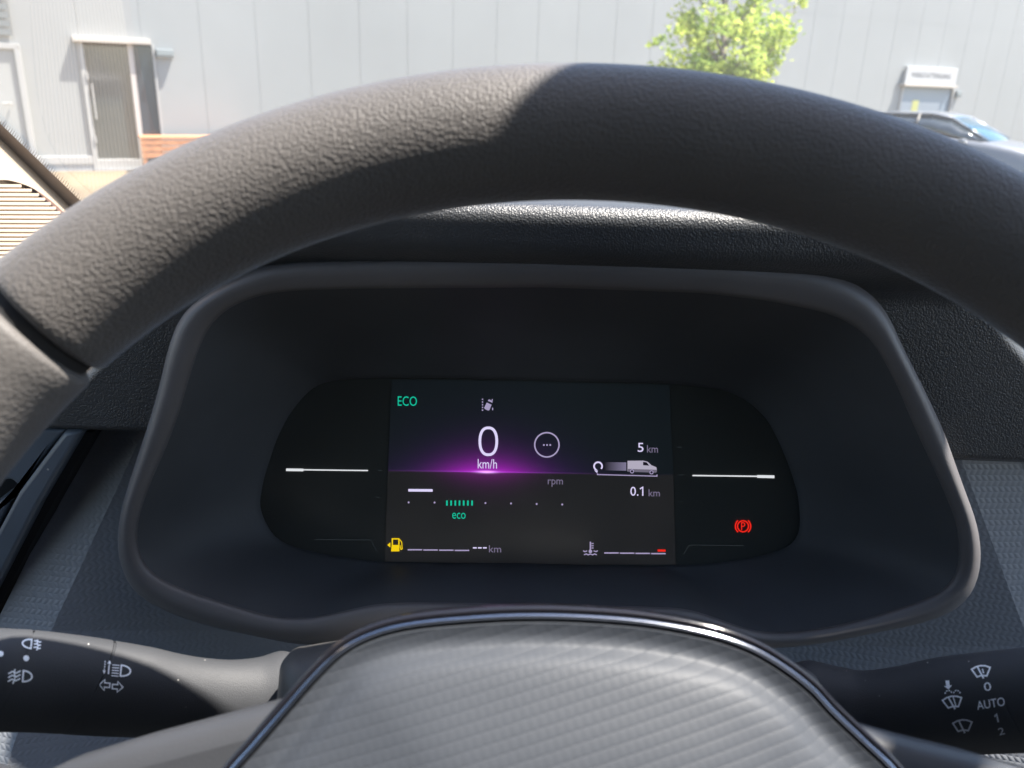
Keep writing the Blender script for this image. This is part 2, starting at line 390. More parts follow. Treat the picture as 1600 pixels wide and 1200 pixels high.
def text_mesh(body):
    cu = bpy.data.curves.new('t', 'FONT'); cu.body = body; cu.size = 1; cu.resolution_u = 3
    o = bpy.data.objects.new('t', cu); COL.objects.link(o)
    dg = bpy.context.evaluated_depsgraph_get(); me = bpy.data.meshes.new_from_object(o.evaluated_get(dg))
    v = [tuple(a.co) for a in me.vertices]; f = [tuple(p.vertices) for p in me.polygons]
    bpy.data.objects.remove(o); bpy.data.meshes.remove(me)
    x0 = min(a[0] for a in v); x1 = max(a[0] for a in v); y0 = min(a[1] for a in v); y1 = max(a[1] for a in v)
    return [((a[0] - x0) / (x1 - x0), (a[1] - y0) / (y1 - y0)) for a in v], f
tv, tf = text_mesh('WERKSTATTEINGANG')
ta, tzb = hw(1424, 119.5, .125)[0], hw(1450, 122, .125)[1]; tb = hw(1486, 119.5, .125)[0]; tzt = hw(1450, 114.0, .125)[1]
mesh('lettering', [wp(ta + (tb - ta) * a[0], tzb + (tzt - tzb) * a[1], .123) for a in tv], tf, m_letter, sign, smooth=False)

# wall lamps
def lamp(n, z, wd, ht, label):
    e = empty('wall_lamp', wp(n, z)); tag(e, label, 'lamp', 'grey lamps on the hall wall')
    x = MB(); x.box(wp(n, z, .055), (wd, .11, ht), WAX); x.build('housing', m_grey, e, smooth=False, bevel=.015)
    x = MB(); x.box(wp(n, z - ht / 2 - .006, .055), (wd * .8, .07, .012), WAX); x.build('diffuser', m_pale, e, smooth=False)
    x = MB(); x.box(wp(n, z, .113), (wd * .86, .006, ht * .6), WAX); x.build('cover', plain('lamp_cover', (.20, .225, .225), .4), e, smooth=False, bevel=.002)
n, z = hw(257, 83, .06); lamp(n, z, .30, .13, 'rectangular grey wall lamp right of the glass door')
n, z = hw(1497, 147, .06); lamp(n, z, .22, .16, 'small grey wall lamp beside the white sign box')

# bench by the glass door
def bench():
    m_w = plain('orange_wood', (.42, .19, .09), .6, noise=.2, nscale=9)
    n0, _ = hw(222, 240, .75); n1 = n0 + 1.9; zt = hw(260, 214, .75)[1]
    e = empty('wooden_bench', wp((n0 + n1) / 2, 0, .5)); tag(e, 'low orange wooden bench against the hall wall right of the glass door', 'bench')
    x = MB()
    for k in range(4): x.box(wp((n0 + n1) / 2, zt - .02, .27 + k * .13), (n1 - n0, .115, .04), WAX)
    x.build('seat', m_w, e, smooth=False, bevel=.004)
    for s_ in (n0 + .05, n1 - .05):
        x = MB(); x.box(wp(s_, zt / 2 - .02, .27 + .195), (.06, .48, zt - .04), WAX); x.build('leg', m_w, e, smooth=False)
    x = MB()
    for k in range(3): x.box(wp((n0 + n1) / 2, zt - .10 - k * .11, .70), (n1 - n0, .025, .09), WAX)
    x.build('front_board', m_w, e, smooth=False, bevel=.003)
bench()

# tree
def tree():
    m_bark = plain('bark', (.17, .14, .12), .9, noise=.3, nscale=20)
    m, T, N, L, B = nt('leaf'); N.remove(B)
    oi = N.new('ShaderNodeTexCoord'); n = N.new('ShaderNodeTexNoise'); n.inputs['Scale'].default_value = 3.5; n.inputs['Detail'].default_value = 3
    L.new(oi.outputs['Object'], n.inputs['Vector']); cr = N.new('ShaderNodeValToRGB')
    cr.color_ramp.elements[0].position = .3; cr.color_ramp.elements[0].color = (.22, .33, .09, 1)
    cr.color_ramp.elements[1].position = .68; cr.color_ramp.elements[1].color = (.50, .55, .13, 1); L.new(n.outputs['Fac'], cr.inputs[0])
    d = N.new('ShaderNodeBsdfDiffuse'); t = N.new('ShaderNodeBsdfTranslucent'); x = N.new('ShaderNodeMixShader'); x.inputs[0].default_value = .45
    L.new(cr.outputs[0], d.inputs[0]); L.new(cr.outputs[0], t.inputs[0]); L.new(d.outputs[0], x.inputs[1]); L.new(t.outputs[0], x.inputs[2])
    L.new(x.outputs[0], N['Material Output'].inputs[0])
    D = 12.0
    base = at(1128, 300, D); base.z = 0
    e = empty('leafy_tree', base); tag(e, 'young tree with bright yellow green leaves in front of the hall', 'tree')
    tr = MB(); R = random.Random(3)
    def P(px, py, dy=0): return at(px, py, D + dy)
    top = P(1140, -190)
    pts = [base, base + V((.03, 0, .9)), P(1128, 135), P(1132, 40), P(1136, -70), top]
    tr.tube(pts, [.075, .065, .055, .045, .03, .01], 8)
    tips = [(1036, 97, .2), (1055, 55, -.4), (1062, 12, .4), (1200, 108, .2), (1236, 45, -.2), (1246, 10, .3), (1205, 75, .5), (1095, 70, .5), (1080, 100, -.3), (1165, 70, -.5),
            (1150, 20, .5), (1110, 20, -.6), (1190, 25, -.4), (1070, -40, .2), (1220, -40, 0), (1120, -60, .6), (1170, -80, -.6), (1060, -90, -.2), (1240, -100, .2), (1140, -150, 0), (1100, -140, .4), (1190, -150, -.3), (1180, 108, -.3), (1110, 108, .2), (1150, 100, .1), (1085, 30, .1), (1215, 60, .1)]
    clumps = []
    for (px, py, dy) in tips:
        tip = P(px, py, dy); s0 = P(1130 + (px - 1130) * .05, min(150, py + 60 + abs(px - 1130) * .35))
        mid = (s0 + tip) / 2 + V((0, 0, -.06)); tr.tube([s0, mid, tip], [.022, .014, .005], 6)
        L_ = (tip - s0).length
        for k in range(9):
            f = .45 + .55 * k / 8; q = s0.lerp(tip, f); clumps.append((q + V((R.gauss(0, .09), R.gauss(0, .12), R.gauss(0, .07))), .085 + .05 * R.random()))
    tr.build('trunk', m_bark, e)
    lv = MB()
    for (c, r_) in clumps:
        for _ in range(26):
            p = c + V((R.gauss(0, 1), R.gauss(0, 1), R.gauss(0, .8))) * r_ * .75
            a = V((R.gauss(0, 1), R.gauss(0, 1), R.gauss(0, .5))).normalized(); bb = a.orthogonal().normalized()
            bb = Matrix.Rotation(R.random() * 6.3, 3, a) @ bb; s = .032 + .026 * R.random()
            lv.add([p - a * s, p + bb * s * .6, p + a * s * 1.1, p - bb * s * .6], [(0, 1, 2, 3)])
    lv.build('crown', m, e, smooth=False)
tree()

# parked car
def car():
    m_pt = plain('silver_paint', (.14, .15, .165), .35, .3, coat=.6); m_gl = plain('car_glass', (.03, .04, .05), .06, spec=.8)
    m_ws = plain('car_windscreen', (.03, .085, .13), .05, spec=1.0); m_blk = plain('car_black', (.02, .02, .022), .4); m_rub = plain('tyre', (.02, .02, .02), .85); m_al = plain('alloy', (.5, .5, .52), .3, 1)
    m_lamp = plain('headlight_glass', (.6, .63, .66), .1, .3)
    ang = rad(-44); f = V((math.cos(ang), math.sin(ang), 0)); l = V((-math.sin(ang), math.cos(ang), 0))
    ref = at(1542, 219, 15.6)                        # windscreen base, centre
    o = ref - f * .75; o.z = 0                       # car centre on the ground
    e = empty('parked_car', o); tag(e, 'silver hatchback parked in front of the hall, half hidden by the steering wheel', 'car')
    e['category'] = 'car'
    def P(x, y, z): return o + f * x + l * y + Z * z
    # body: stations x, half width at sill, at belt, bottom z, belt z
    St = [(-2.12, .70, .66, .45, .80), (-2.02, .84, .78, .28, .96), (-1.6, .89, .82, .22, 1.0), (-.9, .90, .83, .20, .98), (0, .90, .84, .20, .96), (.75, .90, .84, .20, .95), (1.2, .90, .82, .21, .90), (1.65, .88, .78, .22, .84), (1.95, .80, .70, .25, .76), (2.10, .64, .58, .32, .64)]
    rs = []; St = [(a, b_, c, d, e_ * 1.11) for a, b_, c, d, e_ in St]
    for (x, h1, h2, zb, zt) in St:
        r_ = []
        prof = [(h1 * .96, zb), (h1, zb + .12), (h1 + .01, (zb + zt) / 2), (h2 + .03, zt - .06), (h2 - .03, zt), (h2 * .5, zt + .025), (0, zt + .035)]
        for (yy, zz) in prof: r_.append(P(x, yy, zz))
        for (yy, zz) in prof[-2::-1]: r_.append(P(x, -yy, zz))
        rs.append(r_)
    v, fc = rings(rs, True, True, True); mesh('body', v, fc, m_pt, e, auto=50, sub=1)
    # greenhouse
    G = [(-1.95, .70, .60, .97, 1.0), (-1.55, .74, .56, 1.0, 1.36), (-.9, .76, .58, .99, 1.44), (-.1, .77, .58, .97, 1.46), (.25, .77, .56, .96, 1.40), (.95, .76, .66, .93, .96)]
    G = [(a, b_, c, d * 1.11, max(e_, d * 1.13)) for a, b_, c, d, e_ in G]
    def gh(x, s, t):
        for i in range(len(G) - 1):
            if G[i][0] <= x <= G[i + 1][0] + 1e-6:
                k = (x - G[i][0]) / (G[i + 1][0] - G[i][0]); a = [G[i][q] + (G[i + 1][q] - G[i][q]) * k for q in range(1, 5)]
                return P(x, s * (a[0] + (a[1] - a[0]) * t), a[2] + (a[3] - a[2]) * t)
    # roof shell
    rs = []
    for x in [-1.95, -1.75, -1.55, -1.2, -.9, -.5, -.1, .1, .25]:
        a = gh(x, 1, 1); c = gh(x, -1, 1); r_ = []
        for k in range(9):
            q = k / 8; r_.append(a.lerp(c, q) + Z * (.03 * math.sin(math.pi * q)))
        rs.append(r_)
    v, fc = rings(rs, False); mesh('roof', v, fc, m_pt, e, solid=.02)
    for s, nm in ((1, 'side_window'), (-1, 'side_window')):
        v = []; xs = [-1.5, -1.1, -.9, -.5, -.1, .25, .6, .9]
        for x in xs: v += [gh(x, s, .08), gh(x, s, .93)]
        mesh(nm, v, [(2 * i, 2 * i + 2, 2 * i + 3, 2 * i + 1) for i in range(len(xs) - 1)], m_gl, e, solid=.012)
        x = MB(); x.tube([gh(.95, s, .9), gh(.6, s, 1), gh(.25, s, 1), gh(-.1, s, 1.0), gh(-.9, s, 1), gh(-1.55, s, 1), gh(-1.95, s, .9)], .022, 6); x.build('roof_rail', m_pt if s > 0 else m_pt, e)
        x = MB(); x.tube([gh(-.35, s, .0), gh(-.35, s, 1)], .03, 6); x.build('door_pillar', m_blk, e)
        x = MB(); c = P(.62, s * .95, 1.0); x.box(c, (.12, .18, .13), (f, l, Z)); x.build('mirror', m_pt, e, bevel=.03)
    r0 = []; r1 = []
    for k in range(9):
        q = k / 8; r1.append(gh(.25, 1, 1).lerp(gh(.25, -1, 1), q) + Z * .03 * math.sin(math.pi * q)); r0.append(gh(.95, 1, .6).lerp(gh(.95, -1, .6), q) + f * .1 * math.sin(math.pi * q))
    v, fc = rings([r0, [a.lerp(c, .5) + Z * .02 for a, c in zip(r0, r1)], r1], False); mesh('windscreen', v, fc, m_ws, e, solid=.01)
    r0 = [gh(-1.95, 1, 0).lerp(gh(-1.95, -1, 0), k / 8) for k in range(9)]; r1 = [gh(-1.55, 1, 1).lerp(gh(-1.55, -1, 1), k / 8) + Z * .03 * math.sin(math.pi * k / 8) for k in range(9)]
    v, fc = rings([r0, r1], False); mesh('rear_window', v, fc, m_gl, e, solid=.01)
    for s in (1, -1):
        x = MB(); x.prism([P(2.02, s * .40, .66), P(1.93, s * .74, .68), P(1.80, s * .82, .74), P(1.84, s * .76, .80), P(1.98, s * .50, .77)], f * .06); x.build('headlight', m_lamp, e, smooth=False, rec=True, bevel=.008)
        for xx in (1.3, -1.32):
            t = MB(); t.tube([P(xx, s * .72, .32), P(xx, s * .74, .32), P(xx, s * .90, .32), P(xx, s * .92, .32)], [.28, .32, .32, .28], 28); wh = t.build('wheel', m_rub, e, auto=40)
            t = MB(); t.tube([P(xx, s * .90, .32), P(xx, s * .935, .32)], [.21, .17], 24); t.build('rim', m_al, wh, auto=40)
    x = MB()
    for k in range(4): x.box(P(2.11 - .012 * k, 0, .70 - k * .05), (.04, .78, .022), (f, l, Z))
    x.build('grille', m_al, e, smooth=False, bevel=.004)
    x = MB(); x.box(P(2.08, 0, .62), (.04, .8, .2), (f, l, Z)); x.build('grille_back', m_blk, e, smooth=False)
    x = MB(); x.box(P(2.12, 0, .42), (.03, 1.3, .035), (f, l, Z)); x.build('chrome_strip', m_al, e, smooth=False, bevel=.006)
    x = MB(); x.box(P(2.125, 0, .50), (.02, .52, .11), (f, l, Z)); x.build('number_plate', m_white, e, smooth=False)
car()

# ================================================================ CABIN
# windscreen plane
GP = hit(60, 270, V((0, .64, 0)), V((0, 1, 0))); GA = rad(42)
GN = V((0, -math.sin(GA), -math.cos(GA)))
def hg(px, py): return hit(px, py, GP, GN)
def gy(x, y): return V((x, y, GP.z + (GP.y - y) * math.tan(GA)))
HDR = .075                         # y of the roof edge above the windscreen
ws = empty('windscreen', gy(0, .95)); tag(ws, 'sloping van windscreen behind the steering wheel with a speckled edge band', 'windscreen')
mesh('glass_pane', [gy(-.86, 1.0), gy(.86, 1.0), gy(.80, HDR), gy(-.80, HDR)], [(0, 1, 2, 3)], m_glass, ws, smooth=False)
# frit band: along the left pillar, speckled outer edge
def frit():
    x = MB()
    a0, a1 = (-140, 76), (330, 530)       # trim edge in the photograph
    dx, dy = a1[0] - a0[0], a1[1] - a0[1]; L_ = math.hypot(dx, dy); nx, ny = dy / L_, -dx / L_
    N_ = 150; A = []; B_ = []
    for k in range(N_ + 1):
        t = k / N_; px, py = a0[0] + dx * t, a0[1] + dy * t
        A.append(hg(px - nx * 6, py - ny * 6)); B_.append(hg(px + nx * 16, py + ny * 16))
    off = -GN * -.001
    v = [p + GN * .0015 for p in A + B_]; f = [(k, k + 1, N_ + 1 + k + 1, N_ + 1 + k) for k in range(N_)]
    x.add(v, f)
    for k in range(N_ * 1):
        t = (k + .3) / N_; px, py = a0[0] + dx * t + nx * 16.2, a0[1] + dy * t + ny * 16.2
        h = 6 + 4 * random.random(); q = [hg(px, py), hg(px + dx / L_ * 1.5, py + dy / L_ * 1.5), hg(px + nx * h - dx / L_ * 1.5, py + ny * h - dy / L_ * 1.5)]
        x.add([p + GN * .0015 for p in q], [(0, 1, 2)])
    x.build('edge_band', m_frit, ws, smooth=False)
frit()
# pillar trim with speaker grille
E0, E1 = hg(-140, 78), hg(330, 536)
E2 = hity(0, 420, .49)
PN = (E1 - E0).cross(E2 - E0).normalized()
if PN.dot(EYE - E0) < 0: PN = -PN
def hp(px, py, off=0): return hit(px, py, E0 + PN * off, PN)
pt = empty('pillar_trim', hp(0, 500)); tag(pt, 'cream windscreen pillar trim with a slotted speaker grille at the left edge', 'trim panel')
arc = catmull([(-140, 300), (-60, 285), (0, 281), (20, 283), (40, 289), (55, 296), (70, 306), (84, 317), (100, 332), (130, 362), (165, 400), (190, 440), (195, 480)], 4)
out = [(195, 480)] + [(260, 468)] + [(180, 390), (60, 273), (-60, 156), (-140, 78)]
pts = arc + [(260, 468), (180, 390), (60, 273), (-60, 156), (-140, 78)]
# triangulated strip between arc and edge
K = 48
edge = [(-140 + (260 + 140) * k / K, 78 + (468 - 78) * k / K) for k in range(K + 1)]
arcS = [arc[int(round(k * (len(arc) - 1) / K))] for k in range(K + 1)]
v, f = rings([[hp(*p) for p in edge], [hp(*p) for p in arcS], [hp(p[0], p[1], -.003) for p in arcS]], False)
mesh('panel', v, f, m_cream, pt, auto=40)
bgm = MB(); bgm.prism([hp(p[0], p[1], -.009) for p in arc] + [hp(195, 620, -.009), hp(-140, 620, -.009)], PN * -.004)
gr = bgm.build('speaker_grille', m_slot, pt, smooth=False)
def arcx(py):
    best = None
    for i in range(len(arc) - 1):
        (x0, y0), (x1, y1) = arc[i], arc[i + 1]
        if x0 > -20 and (y0 - py) * (y1 - py) <= 0 and y0 != y1: best = x0 + (x1 - x0) * (py - y0) / (y1 - y0)
    return best
x = MB(); py = 288
while py < 470:
    xr = arcx(py)
    if xr:
        a = [(-140, py - 1.0), (xr - 3, py - .2), (xr - 3, py + 4.7), (-140, py + 3.9)]
        x.prism([hp(p[0], p[1], -.0006) for p in a], PN * -.004)
    py += 7.0
x.build('slat', m_cream, gr, smooth=False, bevel=.0005, rec=True)
x = MB()
for (pa, pb) in ((-140, 26),):
    x.prism([hp(pa, 270, -.005), hp(pb + 14, 270, -.005), hp(pb - 4, 620, -.005), hp(pa, 620, -.005)], PN * -.003)
x.build('grille_backing', m_cream, gr, smooth=False)

# pillar post above the trim, following the windscreen edge up to the roof
ed = (E0 - E1).normalized(); kk_ = (HDR - E0.y) / ed.y; ETop = E0 + ed * kk_
side = PN.cross(ed).normalized()
if side.z > 0: side = -side
x = MB()
x.add([E0 - PN * .002, ETop - PN * .002, ETop - PN * .002 + side * .09, E0 - PN * .002 + side * .13, E0 - PN * .05, ETop - PN * .05, ETop - PN * .05 + side * .09, E0 - PN * .05 + side * .13],
      [(0, 1, 2, 3), (7, 6, 5, 4), (0, 4, 5, 1), (1, 5, 6, 2), (2, 6, 7, 3), (3, 7, 4, 0)])
x.build('post', m_cream, pt, smooth=False, bevel=.006, rec=True)
# dashboard ----------------------------------------------------
dash = empty('dashboard', (0, .45, 1.5)); tag(dash, 'black grained dashboard of the van around the instrument cluster', 'dashboard')
CX = .010
zb0 = hity(180, 672, .322).z
def ztop(x):
    if x > CX: u = min(1, max(0, (x - CX - .12) / .13)); lo = zb0 + .022
    else: u = min(1, max(0, (CX - x - .10) / .12)); lo = zb0 + .010
    return 1.7573 - (1.7573 - lo) * (u * u * (3 - 2 * u))
CC = (845, 740)
O_px = [(222, 693), (242, 630), (252, 592), (260, 555), (270, 522), (282, 495), (300, 475), (335, 452), (372, 432), (397, 419), (447, 410), (560, 405), (700, 403), (850, 402), (1000, 404), (1100, 409), (1200, 414), (1275, 421), (1305, 429), (1340, 445), (1365, 462),
        (1390, 495), (1400, 520), (1417, 555), (1440, 600), (1460, 642), (1475, 675), (1505, 760), (1527, 818), (1534, 866), (1529, 905), (1510, 943), (1471, 966), (1408, 981), (1360, 990), (1297, 1003), (1242, 1011), (1200, 1013), (1150, 1008), (1090, 995), (1050, 990), (850, 985), (620, 986), (560, 995), (500, 1008), (455, 1006), (420, 998),
        (350, 984), (297, 970), (245, 949), (210, 928), (195, 903), (185, 873), (183, 840), (188, 800), (203, 750)]
I_px = [(293, 600), (280, 645), (260, 700), (240, 743), (223, 787), (213, 827), (217, 867), (230, 890), (260, 910), (300, 925), (340, 938), (380, 950), (420, 962), (460, 967), (510, 962), (550, 950), (590, 943), (640, 941), (850, 943), (1050, 949), (1085, 953), (1120, 965), (1160, 981), (1182, 987), (1215, 989), (1284, 982),
        (1352, 966), (1408, 949), (1466, 929), (1493, 905), (1500, 866), (1495, 818), (1476, 770), (1447, 707), (1423, 655), (1405, 610), (1385, 570), (1365, 535), (1335, 508), (1290, 488), (1200, 470), (1100, 458), (850, 449), (560, 451), (460, 454), (422, 458), (385, 468), (355, 482), (330, 505), (317, 530), (307, 555)]
L_px = [(403, 792), (406, 770), (411, 745), (430, 687), (449, 649), (474, 618), (493, 602), (524, 594), (592, 591), (700, 591), (820, 594), (950, 597), (1051, 600), (1122, 608), (1150, 616), (1177, 632), (1202, 657), (1219, 690), (1235, 728), (1249, 772), (1253, 808), (1252, 833), (1243, 850), (1227, 860), (1177, 874), (1095, 884), (1012, 886), (902, 885), (820, 882), (700, 882), (592, 880), (565, 877), (510, 869), (447, 854), (427, 841), (411, 816)]
NP = 320
Oq, Iq, Lq = polar(O_px, CC, NP), polar(I_px, CC, NP), polar(L_px, CC, NP, 2)
YL = .307
def lipy(py): return YL + .004 * (1 - max(0, min(1, (py - 400) / 590)))   # bottom comes slightly nearer
OX = [hity(p[0], p[1], lipy(p[1]) + .006) for p in Oq]
def inside(x, z, P2, shrink=.0):
    # point in polygon in xz
    c = False; n = len(P2)
    for i in range(n):
        x1, z1 = P2[i]; x2, z2 = P2[i - 1]
        if (z1 > z) != (z2 > z) and x < (x2 - x1) * (z - z1) / (z2 - z1) + x1: c = not c
    return c
cxm = sum(p.x for p in OX) / NP; czm = sum(p.z for p in OX) / NP
Opoly = [(cxm + (p.x - cxm) * .968, czm + (p.z - czm) * .955) for p in OX]
def dashpad():
    xs = [-.80 + i * .0035 for i in range(int(1.6 / .0035) + 1)]
    cols = []
    for x_ in xs:
        zt = ztop(x_); c = []; r_ = .0065
        c.append((.336, zb0 - .004)); c.append((.326, zb0 - .002)); 
        ytop = .3075; nz = 30; zf0, zf1 = zb0 + .001, zt - r_
        k_ = min(1, max(0, (zt - zb0 - .01) / .08))
        yb = .325; ytp = yb - (yb - ytop) * k_
        for k in range(nz + 1):
            t = k / nz; z_ = zf0 + (zf1 - zf0) * t if zf1 > zf0 else zf0 + (zf1 - zf0) * t
            kk = max(0, min(1, (z_ - 1.722) / .020)); kk = kk * kk * (3 - 2 * kk); c.append((.322 + (.306 - .322) * kk, z_)); ytp = c[-1][0]
        for k in range(1, 9):
            a = math.pi / 2 * k / 8; c.append((ytp + r_ * (1 - math.cos(a)), zf1 + r_ * math.sin(a)))
        for k in range(1, 9):
            t = k / 8; c.append((ytp + r_ + .55 * t, zt - (zt - 1.46) * t * t))
        cols.append([V((x_, a, b_)) for a, b_ in c])
    n = len(cols[0]); v = [p for c in cols for p in c]; f = []
    for i in range(len(cols) - 1):
        for k in range(n - 1):
            if k < 42:
                p = (cols[i][k] + cols[i + 1][k + 1]) / 2
                if inside(p.x, p.z, Opoly): continue
            f.append((i * n + k, (i + 1) * n + k, (i + 1) * n + k + 1, i * n + k + 1))
    mesh('dash_pad', v, f, m_pad, dash)
dashpad()
# cream corner piece on top of the dash, under the left end of the windscreen
def padz(x_, y_):
    zt_ = ztop(x_); t = max(0, (y_ - .315) / .55); return zt_ - (zt_ - 1.46) * t * t
cnr = [(-.62, .50), (-.50, .505), (-.43, .512), (-.395, .53), (-.375, .56), (-.355, .60), (-.335, .66), (-.62, .70)]
mesh('corner_piece', [V((a, b_, padz(a, b_) + .012 + (.02 if i in (0, 7) else 0))) for i, (a, b_) in enumerate(cnr)], [tuple(range(8))], m_cream, dash, smooth=False, solid=.004)
# woven trim panels, left and right of the column
def patch(name, rows, mat, sub=14, off=0):
    P = [[hity(px, py, y) for (px, py, y) in r] for r in rows]; v = []; f = []
    R_ = len(P); C_ = len(P[0]); S = 44
    for i in range(R_ - 1):
        for j in range(C_ - 1):
            a, b_, c, d = P[i][j], P[i][j + 1], P[i + 1][j + 1], P[i + 1][j]; n = len(v)
            for p in range(S + 1):
                for q in range(S + 1): v.append(a.lerp(b_, q / S).lerp(d.lerp(c, q / S), p / S))
            for p in range(S):
                for q in range(S):
                    k = n + p * (S + 1) + q; m_ = (v[k] + v[k + S + 2]) / 2
                    if not inside(m_.x, m_.z, Opoly): f.append((k, k + S + 1, k + S + 2, k + 1))
    return mesh(name, v, f, mat, dash, smooth=False)
patch('woven_panel', [[(150, 660, .353), (228, 660, .351), (520, 660, .365)],
                      [(128, 702, .350), (212, 700, .348), (520, 700, .365)],
                      [(-12, 985, .3265), (80, 985, .3245), (520, 985, .362)],
                      [(-160, 1290, .30), (-20, 1290, .29), (520, 1290, .315)]], m_trim)
patch('woven_panel', [[(1180, 675, .356), (1488, 680, .349), (1590, 682, .351), (1900, 700, .34)],
                      [(1180, 715, .356), (1500, 712, .343), (1592, 714, .345), (1900, 740, .33)],
                      [(1180, 1010, .350), (1610, 1010, .3275), (1700, 1010, .331), (2000, 1010, .32)],
                      [(1180, 1300, .315), (1700, 1300, .30), (1800, 1300, .29), (2000, 1300, .29)]], m_trim)
# shadow gap wall between pad and trim
for q in (-.46, .50):
    x = MB(); x.box((q, .352, zb0 - .002), (.62, .02, .012)); x.build('gap_strip', m_gap, dash, smooth=False)
# lower dash behind everything
x = MB(); x.box((-.50, .385, (1.44 + zb0) / 2), (.60, .02, zb0 - 1.44)); x.build('fascia', m_cab, dash, smooth=False, bevel=.004)
x = MB(); x.box((0, .60, 1.15), (1.5, .25, .72)); x.box((0, .375, 1.30), (1.5, .03, .40)); x.build('lower_dash', m_gap, dash, smooth=False)
# vent frame left
def poly_y(mb, pts, y, th): mb.prism([hity(a, b_, y) for a, b_ in pts], V((0, th, 0)))
vent = MB()
poly_y(vent, [(100, 674), (128, 674), (60, 790), (-20, 945), (-60, 1030), (-95, 1030), (-60, 935), (28, 770), (80, 700)], .3235, .02)
vo = vent.build('air_vent', m_vent, dash, smooth=True, auto=30, bevel=.002, rec=True)
x = MB(); poly_y(x, [(128, 676), (146, 676), (75, 800), (5, 935), (-40, 1040), (-62, 1030), (-20, 945), (60, 790)], .3300, .012)
x.build('vent_seam', m_gap, vo, smooth=False, rec=True)
x = MB(); poly_y(x, [(104, 672), (78, 700), (24, 770), (-64, 935), (-100, 1030), (-260, 1030), (-60, 840), (-20, 795), (22, 770), (26, 758), (18, 750), (-10, 750), (-120, 750), (-120, 672)], .326, .02)
x.build('vent_frame', m_vent, vo, smooth=True, auto=30, bevel=.0025, rec=True)
x = MB()
for k in range(5): x.box(hity(-95, 770 + k * 42, .345), (.05, .025, .0025), (V((1, 0, 0)), V((0, .8, .6)), V((0, -.6, .8))))
x.build('vent_louvre', m_vent, vo, smooth=False)

# instrument cluster -------------------------------------------
LT = rad(18); LN = V((0, -math.cos(LT), math.sin(LT))); LP = hity(828, 738, .372)
cl_m = Matrix((V((1, 0, 0)), V((0, math.sin(LT), math.cos(LT))), LN)).transposed().to_4x4(); cl_m.translation = LP
clu = empty('instrument_cluster', mat=cl_m); tag(clu, 'digital instrument cluster in a black bezel showing 0 km/h', 'instrument cluster')
def hl(px, py, off=0): return hit(px, py, LP + LN * off, LN)
def lerp2(a, b_, t): return (a[0] + (b_[0] - a[0]) * t, a[1] + (b_[1] - a[1]) * t)
rs = []
# back of side wall -> outer lip -> bead -> inner lip
rs.append([V((q.x, q.y + .05, q.z)) for q in OX])
prof = [(0, .006), (.03, .0035), (.10, .0012), (.22, .0), (.38, -.0004), (.55, .0), (.72, .0008), (.86, .0018), (.95, .0030), (1.0, .0055)]
for (t, d) in prof:
    rs.append([hity(*lerp2(a, b_, t), lipy(lerp2(a, b_, t)[1]) + d) for a, b_ in zip(Oq, Iq)])
v, f = rings(rs); mesh('bezel', v, f, m_bezel, clu, auto=60)
I3 = [hity(a[0], a[1], lipy(a[1]) + .0055) for a in Iq]; L3 = [hl(*a) for a in Lq]
rs = [I3]
for t in (.04, .12, .25, .4, .55, .7, .85, .95, 1.0):
    e = t ** 1.0
    rs.append([a.lerp(b_, t) + V((0, .008 * math.sin(math.pi * t) , 0)) for a, b_ in zip(I3, L3)])
rs.append([p - LN * .004 for p in L3])
v, f = rings(rs); mesh('bezel_well', v, f, m_well, clu, auto=60)
# lens
Ld = [hl(CC[0] + (a[0] - CC[0]) * 1.01, CC[1] + (a[1] - CC[1]) * 1.01, -.0025) for a in Lq]
v = Ld + [hl(*CC, -.0025)]; mesh('lens', v, [(k, NP, (k + 1) % NP) for k in range(NP)], m_lens, clu, smooth=False)
